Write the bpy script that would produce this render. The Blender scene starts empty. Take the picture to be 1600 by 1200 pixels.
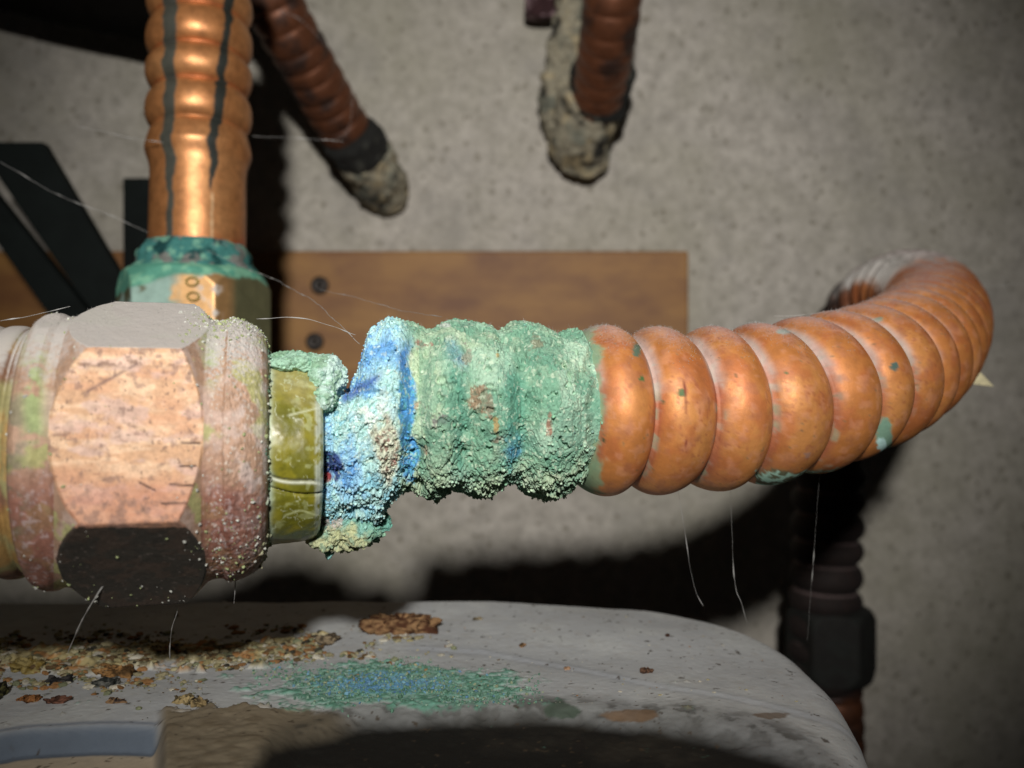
import bpy, math, random
import numpy as np
from mathutils import Vector, Matrix, Quaternion

S = 0.001            # everything below is laid out in millimetres
FPX = 1386.0
sc = bpy.context.scene
rnd = random.Random(7)
rng = np.random.default_rng(7)

# ------------------------------------------------------------------ camera, world, flash
cam_d = bpy.data.cameras.new('camera')
cam = bpy.data.objects.new('camera', cam_d)
sc.collection.objects.link(cam)
cam.location = (0, 0, 0)
cam.rotation_euler = (math.radians(90), 0, 0)
cam_d.sensor_width = 36
cam_d.lens = FPX / 1600 * 36
cam_d.clip_start = 0.004
cam_d.clip_end = 20
cam_d.dof.use_dof = True
cam_d.dof.focus_distance = 0.112
cam_d.dof.aperture_fstop = 23
sc.camera = cam

world = bpy.data.worlds.new('World')
sc.world = world
world.use_nodes = True
bg = world.node_tree.nodes['Background']
bg.inputs[0].default_value = (0.9, 0.95, 1.0, 1)
bg.inputs[1].default_value = 0.004

fl = bpy.data.lights.new('camera_flash', 'SPOT')
fl.shadow_soft_size = 0.008
fl.spot_size = math.radians(62)
fl.spot_blend = 1.0
fl.energy = 5.0
fl.color = (1.0, 0.975, 0.94)
flo = bpy.data.objects.new('camera_flash', fl)
sc.collection.objects.link(flo)
flo.location = (0.000, -0.128, 0.088)
flo.rotation_euler = (Vector((-0.002, 0.330, 0.035)) - flo.location).to_track_quat('-Z', 'Y').to_euler()

sc.view_settings.view_transform = 'Standard'
sc.view_settings.look = 'None'
sc.view_settings.exposure = 0
sc.view_settings.gamma = 1
sc.cycles.use_denoising = True
sc.cycles.max_bounces = 5


# ------------------------------------------------------------------ numpy noise
def _hash(ix, iy, iz, seed):
    with np.errstate(over='ignore'):
        h = (ix.astype(np.int64) * 374761393 + iy.astype(np.int64) * 668265263 +
             iz.astype(np.int64) * 2147483647 + seed * 974634777) & 0xffffffff
        h = ((h ^ (h >> 13)) * 1274126177) & 0xffffffff
        h = ((h ^ (h >> 16)) * 2246822519) & 0xffffffff
        h = h ^ (h >> 15)
    return (h & 0xffffff) / float(0xffffff)


def vnoise(p, freq=1.0, seed=0):
    """value noise in 0..1, p (...,3)"""
    q = p * freq + 1000.37
    f = np.floor(q)
    i = f.astype(np.int64)
    t = q - f
    t = t * t * (3 - 2 * t)
    out = 0
    for dx in (0, 1):
        wx = t[..., 0] if dx else 1 - t[..., 0]
        for dy in (0, 1):
            wy = t[..., 1] if dy else 1 - t[..., 1]
            for dz in (0, 1):
                wz = t[..., 2] if dz else 1 - t[..., 2]
                out = out + wx * wy * wz * _hash(i[..., 0] + dx, i[..., 1] + dy, i[..., 2] + dz, seed)
    return out


def fbm(p, freq=1.0, octaves=4, seed=0, gain=0.5):
    a, s, tot = 1.0, 0, 0
    for k in range(octaves):
        s = s + a * vnoise(p, freq * 2.03 ** k, seed + k * 17)
        tot += a
        a *= gain
    return s / tot


def smooth(a, b, x):
    t = np.clip((x - a) / (b - a), 0, 1)
    return t * t * (3 - 2 * t)


def srgb(r, g, b):
    c = np.array([r, g, b], float) / 255
    return np.where(c <= 0.04045, c / 12.92, ((c + 0.055) / 1.055) ** 2.4)


def mixc(c, col, m):
    """blend colour col (len 3 or 4) into array c by mask m"""
    m = np.clip(m, 0, 1)[..., None]
    col = np.asarray(col, float)
    k = col.shape[-1]
    c[..., :k] = c[..., :k] * (1 - m) + col * m
    return c


def P(px, py, D):
    return np.array([(px - 800) / FPX * D, D, (600 - py) / FPX * D])


def proj(p):
    return 800 + p[..., 0] / p[..., 1] * FPX, 600 - p[..., 2] / p[..., 1] * FPX


# ------------------------------------------------------------------ mesh helpers
def raw_mesh(name, verts, quads=None, tris=None, smooth_shade=True, col=None):
    me = bpy.data.meshes.new(name)
    verts = np.asarray(verts, np.float32).reshape(-1, 3) * S
    nq = 0 if quads is None else len(quads)
    nt = 0 if tris is None else len(tris)
    loops = np.concatenate([np.asarray(quads, np.int32).ravel() if nq else np.zeros(0, np.int32),
                            np.asarray(tris, np.int32).ravel() if nt else np.zeros(0, np.int32)])
    starts = np.concatenate([np.arange(nq) * 4, nq * 4 + np.arange(nt) * 3]).astype(np.int32)
    me.vertices.add(len(verts))
    me.vertices.foreach_set('co', verts.ravel())
    me.loops.add(len(loops))
    me.loops.foreach_set('vertex_index', loops)
    me.polygons.add(nq + nt)
    me.polygons.foreach_set('loop_start', starts)
    me.update(calc_edges=True)
    me.polygons.foreach_set('use_smooth', np.full(nq + nt, bool(smooth_shade)))
    if col is not None:
        col = np.asarray(col, np.float32).reshape(-1, col.shape[-1])
        if col.shape[1] == 3:
            col = np.concatenate([col, np.ones((len(col), 1), np.float32)], 1)
        a = me.color_attributes.new('Pig', 'FLOAT_COLOR', 'POINT')
        a.data.foreach_set('color', col.astype(np.float32).ravel())
    me.validate()
    return me


def grid_faces(n, m, wrap=True):
    i = np.arange(n - 1)[:, None]
    j = np.arange(m if wrap else m - 1)[None, :]
    j2 = (j + 1) % m
    return np.stack([i * m + j, i * m + j2, (i + 1) * m + j2, (i + 1) * m + j], -1).reshape(-1, 4)


def link(name, me, mat=None, parent=None, label=None, cat=None, group=None, kind=None):
    o = bpy.data.objects.new(name, me)
    sc.collection.objects.link(o)
    if mat is not None and me is not None:
        me.materials.append(mat)
    if parent is not None:
        o.parent = parent
        # parent may be moved: keep world placement
        o.matrix_parent_inverse = Matrix.Translation(-parent.location) if parent.type == 'EMPTY' else Matrix()
    for k, v in (('label', label), ('category', cat), ('group', group), ('kind', kind)):
        if v:
            o[k] = v
    return o


def thing(name, label, cat, loc, group=None):
    o = bpy.data.objects.new(name, None)
    sc.collection.objects.link(o)
    o.location = tuple(np.array(loc) * S)
    o.empty_display_size = 0.005
    o['label'] = label
    o['category'] = cat
    if group:
        o['group'] = group
    return o


def grid_obj(name, pts, mat, parent=None, wrap=True, col=None, flip=False, **kw):
    n, m = pts.shape[:2]
    f = grid_faces(n, m, wrap)
    if flip:
        f = f[:, ::-1]
    return link(name, raw_mesh(name, pts, f, col=col), mat, parent, **kw)


# ------------------------------------------------------------------ splines / tubes
def catmull(ctrl, step):
    c = np.array(ctrl, float)
    c = np.vstack([2 * c[0] - c[1], c, 2 * c[-1] - c[-2]])
    out = []
    for i in range(1, len(c) - 2):
        t = np.linspace(0, 1, 60, endpoint=False)[:, None]
        p0, p1, p2, p3 = c[i - 1], c[i], c[i + 1], c[i + 2]
        out.append(0.5 * ((2 * p1) + (-p0 + p2) * t + (2 * p0 - 5 * p1 + 4 * p2 - p3) * t ** 2 + (-p0 + 3 * p1 - 3 * p2 + p3) * t ** 3))
    d = np.vstack(out + [c[-2][None]])
    for _ in range(30):   # relax so that bends stay even
        d[1:-1] = 0.5 * d[1:-1] + 0.25 * (d[:-2] + d[2:])
    seg = np.linalg.norm(np.diff(d, axis=0), axis=1)
    s = np.concatenate([[0], np.cumsum(seg)])
    sn = np.arange(0, s[-1], step)
    return np.stack([np.interp(sn, s, d[:, k]) for k in range(3)], 1), sn


def frames(path, up=(0, 0, 1)):
    t = np.gradient(path, axis=0)
    t /= np.linalg.norm(t, axis=1)[:, None]
    u = np.zeros_like(t)
    v = np.array(up, float)
    for i in range(len(t)):
        v = v - t[i] * v.dot(t[i])
        v /= np.linalg.norm(v)
        u[i] = v
    w = np.cross(t, u)
    return t, u, w


def sweep(path, rad, m, up=(0, 0, 1), straight=None):
    """rad (n,) or (n,m); theta 0 = up direction; increasing towards w = t x up"""
    t, u, w = frames(path, up)
    if straight is not None:
        a = np.array(straight, float)
        a /= np.linalg.norm(a)
        u0 = np.array(up, float) - a * np.dot(up, a)
        u0 /= np.linalg.norm(u0)
        u = np.repeat(u0[None], len(path), 0)
        w = np.repeat(np.cross(a, u0)[None], len(path), 0)
    th = np.linspace(0, 2 * math.pi, m, endpoint=False)
    rad = np.asarray(rad)
    if rad.ndim == 1:
        rad = np.repeat(rad[:, None], m, 1)
    pts = path[:, None, :] + rad[..., None] * (np.cos(th)[None, :, None] * u[:, None, :] + np.sin(th)[None, :, None] * w[:, None, :])
    return pts, th


def ring_profile(s, pitch, ro, rv, phase=0.0, sharp=2.3, ex=0.5):
    t = (((s + 0.35 * np.sin(s * 0.37 + 1.0)) / pitch + phase) % 1.0)
    b = (1 - np.abs(2 * t - 1) ** sharp) ** ex
    return rv + (ro - rv) * b


# ------------------------------------------------------------------ materials
def new_mat(name):
    m = bpy.data.materials.new(name)
    m.use_nodes = True
    nt = m.node_tree
    b = nt.nodes['Principled BSDF']
    tc = nt.nodes.new('ShaderNodeTexCoord')
    sca = nt.nodes.new('ShaderNodeVectorMath')
    sca.operation = 'SCALE'
    sca.inputs[3].default_value = 1000.0
    geo = nt.nodes.new('ShaderNodeNewGeometry')
    nt.links.new(geo.outputs['Position'], sca.inputs[0])
    return m, nt, b, sca.outputs[0], geo


def nz(nt, vec, scale, detail=4, rough=0.6, stretch=None):
    if stretch:
        mp = nt.nodes.new('ShaderNodeMapping')
        mp.inputs['Scale'].default_value = stretch
        nt.links.new(vec, mp.inputs['Vector'])
        vec = mp.outputs[0]
    n = nt.nodes.new('ShaderNodeTexNoise')
    n.inputs['Scale'].default_value = scale
    n.inputs['Detail'].default_value = detail
    n.inputs['Roughness'].default_value = rough
    nt.links.new(vec, n.inputs['Vector'])
    return n.outputs['Fac']


def ramp(nt, fac, stops):
    r = nt.nodes.new('ShaderNodeValToRGB')
    e = r.color_ramp.elements
    while len(e) < len(stops):
        e.new(0.5)
    for k, (p, c) in enumerate(stops):
        e[k].position = p
        e[k].color = (c, c, c, 1) if not hasattr(c, '__len__') else (*c, 1)
    nt.links.new(fac, r.inputs[0])
    return r.outputs[0]


def mathn(nt, op, a, b=None, clamp=False):
    n = nt.nodes.new('ShaderNodeMath')
    n.operation = op
    n.use_clamp = clamp
    for k, x in enumerate((a, b)):
        if x is None:
            continue
        if isinstance(x, (int, float)):
            n.inputs[k].default_value = x
        else:
            nt.links.new(x, n.inputs[k])
    return n.outputs[0]


def mixn(nt, fac, a, b, mode='MIX'):
    n = nt.nodes.new('ShaderNodeMix')
    n.data_type = 'RGBA'
    n.blend_type = mode
    for sock, x in ((n.inputs['Factor'], fac), (n.inputs['A'], a), (n.inputs['B'], b)):
        if isinstance(x, (int, float)):
            sock.default_value = x
        elif isinstance(x, (tuple, list, np.ndarray)):
            sock.default_value = (*x[:3], 1)
        else:
            nt.links.new(x, sock)
    return n.outputs['Result']


def bump(nt, b, height, strength, dist):
    n = nt.nodes.new('ShaderNodeBump')
    n.inputs['Strength'].default_value = strength
    n.inputs['Distance'].default_value = dist * S
    nt.links.new(height, n.inputs['Height'])
    nt.links.new(n.outputs[0], b.inputs['Normal'])
    return n


def pig_mat(name, metal=0.0, rough=0.5, rough_dirty=0.9, bscale=3.0, bstr=0.4, bdist=0.1, var=0.25, vscale=1.2,
            dust=None, dust_lo=0.35, dust_hi=0.9, dust_amt=0.7, spec=0.5, coat=0.0, stretch=None, dust_noise=2.0):
    """colour from the painted pigment attribute 'Pig' (alpha = how clean the bare metal is)"""
    m, nt, b, vec, geo = new_mat(name)
    a = nt.nodes.new('ShaderNodeVertexColor')
    a.layer_name = 'Pig'
    n1 = nz(nt, vec, vscale, 6, 0.65, stretch)
    tint = ramp(nt, n1, [(0.3, 1 - var), (0.7, 1 + var * 0.4)])
    c = mixn(nt, 1.0, a.outputs['Color'], tint, 'MULTIPLY')
    clean = a.outputs['Alpha']
    if dust is not None:
        sep = nt.nodes.new('ShaderNodeSeparateXYZ')
        nt.links.new(geo.outputs['Normal'], sep.inputs[0])
        dn = nz(nt, vec, dust_noise, 5, 0.7)
        h = mathn(nt, 'ADD', sep.outputs[2], mathn(nt, 'MULTIPLY', mathn(nt, 'SUBTRACT', dn, 0.5), 0.55))
        mr = nt.nodes.new('ShaderNodeMapRange')
        mr.interpolation_type = 'SMOOTHSTEP'
        mr.inputs[1].default_value = dust_lo
        mr.inputs[2].default_value = dust_hi
        mr.inputs[3].default_value = 0
        mr.inputs[4].default_value = dust_amt
        nt.links.new(h, mr.inputs[0])
        c = mixn(nt, mr.outputs[0], c, dust)
        clean = mathn(nt, 'MULTIPLY', clean, mathn(nt, 'SUBTRACT', 1.0, mr.outputs[0]))
    nt.links.new(c, b.inputs['Base Color'])
    nt.links.new(mathn(nt, 'MULTIPLY', clean, metal), b.inputs['Metallic'])
    rv = mathn(nt, 'MULTIPLY', mathn(nt, 'SUBTRACT', nz(nt, vec, bscale * 0.7, 3), 0.5), 0.25)
    rr = mathn(nt, 'ADD', mathn(nt, 'ADD', mathn(nt, 'MULTIPLY', clean, rough - rough_dirty), rough_dirty), rv, True)
    nt.links.new(rr, b.inputs['Roughness'])
    b.inputs['Specular IOR Level'].default_value = spec
    b.inputs['Coat Weight'].default_value = coat
    b.inputs['Coat Roughness'].default_value = 0.2
    bump(nt, b, nz(nt, vec, bscale, 6, 0.7, stretch), bstr, bdist)
    return m


def flat_mat(name, col, rough=0.6, metal=0.0, var=0.3, vscale=0.3, bscale=2.0, bstr=0.3, bdist=0.1, spec=0.5):
    m, nt, b, vec, geo = new_mat(name)
    n1 = nz(nt, vec, vscale, 5, 0.65)
    tint = ramp(nt, n1, [(0.3, 1 - var), (0.7, 1 + var * 0.3)])
    nt.links.new(mixn(nt, 1.0, tuple(col), tint, 'MULTIPLY'), b.inputs['Base Color'])
    b.inputs['Roughness'].default_value = rough
    b.inputs['Metallic'].default_value = metal
    b.inputs['Specular IOR Level'].default_value = spec
    bump(nt, b, nz(nt, vec, bscale, 5, 0.65), bstr, bdist)
    return m


M_copper = pig_mat('copper_satin', metal=0.3, rough=0.52, rough_dirty=0.85, bscale=1.6, bstr=0.25, bdist=0.12, var=0.22, vscale=0.5,
                   dust=srgb(186, 160, 158), dust_lo=0.62, dust_hi=1.15, dust_amt=0.8, dust_noise=3.0)
M_brass = pig_mat('weathered_nut_metal', metal=0.35, rough=0.42, rough_dirty=0.85, bscale=3.5, bstr=0.5, bdist=0.12, var=0.3, vscale=1.3,
                  dust=srgb(182, 177, 171), dust_lo=0.42, dust_hi=0.80, dust_amt=0.92, dust_noise=1.2)
M_crust = pig_mat('copper_corrosion_crust', metal=0.0, rough=0.95, rough_dirty=0.95, bscale=7.0, bstr=1.0, bdist=0.2, var=0.25, vscale=3.2, spec=0.15)
M_grain = pig_mat('corrosion_granules', metal=0.0, rough=0.9, rough_dirty=0.9, bscale=6, bstr=0.6, bdist=0.1, var=0.35, vscale=4, spec=0.2)
M_olive = pig_mat('olive_plastic', metal=0.0, rough=0.3, rough_dirty=0.85, bscale=1.3, bstr=0.3, bdist=0.12, var=0.3, vscale=0.9, spec=0.6, coat=0.25)
M_cover = pig_mat('dusty_grey_cover', metal=0.0, rough=0.6, rough_dirty=0.9, bscale=3.0, bstr=0.35, bdist=0.12, var=0.10, vscale=0.35, spec=0.25)
M_debris = pig_mat('debris_flake', metal=0.0, rough=0.9, rough_dirty=0.9, bscale=5.0, bstr=0.8, bdist=0.15, var=0.45, vscale=2.0, spec=0.2)
M_copper_vert = pig_mat('golden_copper', metal=0.55, rough=0.42, rough_dirty=0.7, bscale=1.4, bstr=0.25, bdist=0.12, var=0.35, vscale=0.5)
M_copper_dark = pig_mat('brown_copper', metal=0.6, rough=0.38, rough_dirty=0.8, bscale=0.8, bstr=0.3, bdist=0.2, var=0.35, vscale=0.3)
M_mortar = pig_mat('mortar_smeared', metal=0.0, rough=0.9, rough_dirty=0.9, bscale=0.9, bstr=0.8, bdist=0.5, var=0.4, vscale=0.4)
M_steel = flat_mat('painted_dark_steel', (0.007, 0.010, 0.009), rough=0.7, spec=0.15, var=0.4, vscale=0.1, bscale=1.0)
M_steel_edge = flat_mat('worn_steel_edge', (0.10, 0.10, 0.09), rough=0.5, var=0.5, vscale=0.2)
M_black = flat_mat('shadow_black', (0.006, 0.005, 0.004), rough=0.95, var=0.3, spec=0.05)  # used only on the tube added as a dark shadow
M_screw = flat_mat('dull_screw', (0.05, 0.042, 0.036), rough=0.5, metal=0.4, var=0.4)
M_thread = flat_mat('spider_silk', (0.42, 0.41, 0.39), rough=0.6, var=0.4, vscale=0.5)
M_straw = flat_mat('straw', (0.62, 0.55, 0.33), rough=0.7, var=0.3, vscale=0.8)


def plaster():
    m, nt, b, vec, geo = new_mat('rough_grey_plaster')
    big = nz(nt, vec, 0.016, 5, 0.62)
    fine = nz(nt, vec, 0.22, 6, 0.75)
    vor = nt.nodes.new('ShaderNodeTexVoronoi')
    vor.inputs['Scale'].default_value = 0.2
    vor.inputs['Randomness'].default_value = 1.0
    mp = nt.nodes.new('ShaderNodeVectorMath')
    mp.operation = 'ADD'
    wob = nt.nodes.new('ShaderNodeTexNoise')
    wob.inputs['Scale'].default_value = 0.15
    nt.links.new(vec, wob.inputs['Vector'])
    ws = nt.nodes.new('ShaderNodeVectorMath')
    ws.operation = 'SCALE'
    ws.inputs[3].default_value = 6
    nt.links.new(wob.outputs['Color'], ws.inputs[0])
    nt.links.new(vec, mp.inputs[0])
    nt.links.new(ws.outputs[0], mp.inputs[1])
    nt.links.new(mp.outputs[0], vor.inputs['Vector'])
    pit = ramp(nt, vor.outputs['Distance'], [(0.06, 0.0), (0.24, 1.0)])
    mask = ramp(nt, nz(nt, vec, 0.06, 3), [(0.28, 1.0), (0.5, 0.0)])
    pitm = mathn(nt, 'MAXIMUM', pit, mask)
    c = mixn(nt, ramp(nt, fine, [(0.3, 0.0), (0.7, 1.0)]), srgb(160, 154, 144), srgb(212, 205, 194))
    c = mixn(nt, ramp(nt, big, [(0.38, 0.0), (0.66, 0.55)]), c, srgb(164, 160, 140))
    c = mixn(nt, ramp(nt, nz(nt, vec, 0.035, 4, 0.6), [(0.5, 0.0), (0.72, 0.5)]), c, srgb(150, 146, 140))
    c = mixn(nt, pitm, srgb(152, 145, 130), c)
    nt.links.new(c, b.inputs['Base Color'])
    b.inputs['Roughness'].default_value = 0.95
    b.inputs['Specular IOR Level'].default_value = 0.1
    h = mathn(nt, 'ADD', mathn(nt, 'MULTIPLY', fine, 0.7), mathn(nt, 'MULTIPLY', pitm, 0.9))
    bump(nt, b, h, 0.6, 1.2)
    return m


def wood():
    m, nt, b, vec, geo = new_mat('brown_wood')
    g = nz(nt, vec, 0.09, 6, 0.65, (0.16, 1, 1.0))
    g2 = nz(nt, vec, 0.035, 4, 0.6, (1.0, 1, 1.6))
    c = mixn(nt, ramp(nt, g, [(0.3, 0.0), (0.72, 1.0)]), srgb(140, 96, 50), srgb(168, 124, 66))
    c = mixn(nt, ramp(nt, g2, [(0.40, 0.0), (0.68, 0.75)]), c, srgb(108, 66, 42))
    nt.links.new(c, b.inputs['Base Color'])
    b.inputs['Roughness'].default_value = 0.6
    bump(nt, b, g, 0.4, 0.5)
    return m


# ------------------------------------------------------------------ wall
W = 330.0


def make_wall():
    n, m = 120, 160
    z = np.linspace(-330, 330, n)
    x = np.linspace(-460, 460, m)
    X, Z = np.meshgrid(x, z)
    p = np.stack([X, np.full_like(X, W), Z], -1)
    p[..., 1] += (fbm(p, 0.02, 3, 5) - 0.5) * 3.0 + (fbm(p, 0.15, 2, 8) - 0.5) * 1.2
    grid_obj('wall', p, plaster(), wrap=False, kind='structure')


make_wall()


def box_mesh(name, c, size, bev=1.0, rot=None):
    import bmesh
    bm = bmesh.new()
    bmesh.ops.create_cube(bm, size=1)
    for v in bm.verts:
        v.co = Vector((v.co.x * size[0], v.co.y * size[1], v.co.z * size[2]))
    bmesh.ops.bevel(bm, geom=list(bm.edges), offset=bev, segments=2, affect='EDGES', profile=0.5)
    R = rot or Matrix.Identity(3)
    for v in bm.verts:
        v.co = (R @ v.co + Vector(c)) * S
    me = bpy.data.meshes.new(name)
    bm.to_mesh(me)
    bm.free()
    return me


# plank screwed to the wall
pk = thing('wooden_plank', 'brown wooden plank fixed to the grey plaster wall behind the corroded tube', 'plank', (0, W, -20))
x0 = (-80 - 800) / FPX * 316
x1 = (1076 - 800) / FPX * 316
z1 = (600 - 392) / FPX * 316
z0 = (600 - 660) / FPX * 316
link('board', box_mesh('board', ((x0 + x1) / 2, 322, (z0 + z1) / 2), (x1 - x0, 12, z1 - z0), 0.8), wood(), pk)


def disc_lathe(name, c, prof, mat, parent, n=32, axis='y', **kw):
    th = np.linspace(0, 2 * math.pi, n, endpoint=False)
    pr = np.array(prof, float)
    if axis == 'y':
        p = np.stack([pr[:, 1, None] * np.cos(th), np.repeat(-pr[:, 0, None], n, 1), pr[:, 1, None] * np.sin(th)], -1)
    else:
        p = np.stack([pr[:, 1, None] * np.cos(th), pr[:, 1, None] * np.sin(th), np.repeat(pr[:, 0, None], n, 1)], -1)
    p = p + np.array(c)
    return grid_obj(name, p, mat, parent, flip=(axis == 'y'), **kw)


for (sx, sy) in ((500, 446), (492, 534)):
    q = P(sx, sy, 315.8)
    disc_lathe('screw_head', q, [(-1, 3.2), (0.8, 3.2), (1.6, 2.6), (1.9, 1.4), (1.2, 1.0), (1.1, 0.01)], M_screw, pk)


# ------------------------------------------------------------------ dark steel bars at the left
def bar(name, pa, pb, width, thick, mat, label, group=None, lip=True):
    pa, pb = np.array(pa), np.array(pb)
    d = pb - pa
    L = np.linalg.norm(d)
    d = d / L
    ang = math.atan2(d[2], d[0])
    c = (pa + pb) / 2
    root = thing(name, label, 'steel bar', pb, group)
    R = Matrix.Rotation(-ang, 3, 'Y')
    link('flange', box_mesh('flange', c, (L, thick, width), 0.5, R), mat, root)
    if lip:
        nrm = np.array([-d[2], 0, d[0]])
        c2 = c + nrm * (width / 2 - thick / 2) * (1 if nrm[2] > 0 else -1) * -1 + np.array([0, -5.5 - thick / 2, 0])
        link('upturned_edge', box_mesh('upturned_edge', c2, (L, 10.8, thick), 0.5, R), M_steel_edge, root)
    return root


def prism(name, poly, D, thick, mat, parent=None, **kw):
    f = [P(x, y, D) for x, y in poly]
    v = np.array(f + [q + np.array([0, thick, 0]) for q in f])
    n = len(poly)
    me = bpy.data.meshes.new(name)
    faces = [list(range(n)), list(range(2 * n - 1, n - 1, -1))] + [[i, i + n, (i + 1) % n + n, (i + 1) % n] for i in range(n)]
    me.from_pydata([tuple(q * S) for q in v], [], faces)
    me.update()
    return link(name, me, mat, parent, **kw)


prism('steel_bar', [(-40, 222), (66, 222), (236, 512), (236, 620), (224, 620), (160, 512)], 262, 4, M_steel, label='upper slanting dark green steel bar, its end cut level', cat='steel bar', group='slanting steel bars')
prism('steel_bar', [(-60, 236), (157, 512), (157, 620), (91, 512), (-60, 301)], 254, 4, M_steel, label='lower slanting dark steel bar nearest the left edge of the picture', cat='steel bar', group='slanting steel bars')
link('wall_strip', box_mesh('wall_strip', P(225, 410, 300), (12, 6, 56), 0.6), M_steel, None,
     label='short upright dark metal strip half hidden behind the golden upright copper tube', cat='metal strip')


# ------------------------------------------------------------------ corrugated tubes
def tube(name, ctrl, ro, rv, pitch, mat, parent, colfn, m=96, step=0.4, phase=0.0, mod=None, up=(0, 0, 1), sharp=2.3, ex=0.5):
    path, s = catmull(ctrl, step)
    r = ring_profile(s, pitch, ro, rv, phase, sharp, ex)
    if mod is not None:
        r = mod(s, r, path)
    pts, th = sweep(path, r, m, up)
    # slight dents and unevenness
    pts = pts + ((fbm(pts, 0.12, 2, 3) - 0.5) * 0.5)[..., None] * (pts - path[:, None]) / ro * 0.5
    col = colfn(pts, s, th, r)
    return grid_obj(name, pts, mat, parent, col=col)


# background tube 2: from the top, slanting down to the wall
def col_brown(pts, s, th, r):
    c = np.zeros(pts.shape[:2] + (4,))
    c[...] = (*srgb(122, 76, 52), 0.8)
    n = fbm(pts, 0.12, 4, 21)
    c = mixc(c, (*srgb(62, 42, 34), 0.5), smooth(0.45, 0.65, n))
    return c


def wraps(name, path_ctrl, r0, amp, colfn, parent, up=(0, 1, 0), m=72, taper=0.0, step=0.6, seed=0):
    path, s = catmull(path_ctrl, step)
    L = s[-1]
    r = np.full(len(s), float(r0)) * (1 - taper * s / L)
    e = np.minimum(s, L - s)
    r = r * np.sqrt(np.clip(1 - (1 - np.clip(e / (r0 * 0.25), 0, 1)) ** 2, 0.0004, 1))
    pts, th = sweep(path, r, m, up)
    d = (pts - path[:, None]) / r0
    pts = pts + d * ((fbm(pts, 0.16, 4, seed) - 0.5) * amp * 2.6 + (fbm(pts, 0.5, 3, seed + 1) - 0.5) * amp * 1.2)[..., None]
    return grid_obj(name, pts, M_mortar, parent, col=colfn(pts, s / L, th))


t2 = thing('copper_wall_tube', 'brown corrugated copper tube slanting down to the wall, ending in a pale mortared sleeve', 'copper tube', P(590, 300, 325))
c2 = [P(395, -60, 255), P(440, 30, 265), P(480, 100, 278), P(525, 180, 295), P(556, 228, 305)]
tube('corrugated_tube', c2, 8.8, 7.7, 6.2, M_copper_dark, t2, col_brown, m=80, step=0.4)


def col_dark(pts, u, th):
    c = np.zeros(pts.shape[:2] + (4,))
    c[...] = (0.012, 0.012, 0.010, 0)
    c = mixc(c, (0.05, 0.05, 0.04, 0), smooth(0.5, 0.7, fbm(pts, 0.3, 4, 4)))
    return c


def col_pale(pts, u, th):
    c = np.zeros(pts.shape[:2] + (4,))
    c[...] = (*srgb(168, 160, 138), 0)
    n = fbm(pts, 0.2, 4, 31)
    c = mixc(c, (*srgb(112, 116, 104), 0), smooth(0.48, 0.68, n) * 0.8)
    c = mixc(c, (*srgb(44, 42, 36), 0), smooth(0.54, 0.64, fbm(pts, 0.12, 4, 37)))
    c = mixc(c, (*srgb(190, 172, 134), 0), smooth(0.55, 0.7, fbm(pts, 0.25, 3, 39)) * 0.7)
    return c


wraps('black_collar', [P(541, 205, 298), P(575, 252, 309)], 10.0, 1.2, col_dark, t2, seed=3)
wraps('mortared_sleeve', [P(568, 236, 305), P(585, 268, 313), P(604, 302, 330)], 9.6, 1.8, col_pale, t2, seed=8)

# background tube 3, with the patched fitting
t3 = thing('copper_wall_tube', 'short brown corrugated tube at the top centre ending in a mortar-smeared fitting', 'copper tube', P(905, 250, 325))
c3 = [P(962, -90, 262), P(957, 0, 270), P(948, 70, 282), P(938, 130, 296), P(932, 165, 305)]
tube('corrugated_tube', c3, 9.0, 8.1, 6.0, M_copper_dark, t3, col_brown, m=80, step=0.4)
wraps('black_collar', [P(947, 95, 292), P(930, 172, 308)], 10.4, 1.3, col_dark, t3, seed=13)
wraps('mortared_fitting', [P(926, 135, 305), P(914, 195, 312), P(905, 250, 326)], 10.8, 2.0, col_pale, t3, seed=15)
wraps('mortared_pipe', [P(905, -60, 300), P(893, 30, 305), P(880, 110, 310), P(874, 160, 315), P(888, 232, 326)], 6.4, 2.4, col_pale, t3, seed=18)
wraps('black_plug', [P(886, 215, 318), P(888, 252, 326)], 6.0, 1.2, col_dark, t3, seed=19)


def col_pink(pts, u, th):
    c = np.zeros(pts.shape[:2] + (4,))
    c[...] = (*srgb(60, 34, 36), 0.3)
    c = mixc(c, (*srgb(170, 140, 145), 0), smooth(0.48, 0.6, fbm(pts, 0.35, 3, 14)))
    return c


wr = wraps('pipe_stub', [P(846, -40, 318), P(848, 34, 322)], 6.2, 0.8, col_pink, None, seed=23)
wr['label'] = 'dark reddish pipe end poking into the top edge beside the mortar-smeared fitting'
wr['category'] = 'pipe stub'

# black tube added to stand for a shadow, top left
shadow_tube = wraps('added_shadow_tube', [P(-120, -75, 300), P(60, -30, 300), P(240, 8, 300), P(330, 20, 300), P(372, -60, 300), P(380, -150, 300)], 12.0, 0.3, col_dark, None, seed=25)
shadow_tube['label'] = 'thick black tube added as a shadow behind the upright tube in the top left corner'
shadow_tube['category'] = 'shadow_tube'
shadow_tube.data.materials.clear()
shadow_tube.data.materials.append(M_black)

# ------------------------------------------------------------------ the upright golden tube and its nut
vt = thing('upright_copper_tube', 'golden upright corrugated copper tube with dark drip streaks, set in a teal-crusted hex nut', 'copper tube', P(308, 560, 190))
vb = P(308, 430, 191)
vtop = np.array([P(314, -120, 201)[0], 201, P(314, -120, 201)[2]])
pitch_v = 8.1
zb = P(308, 262, 191)[2]      # where the plain section starts


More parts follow.
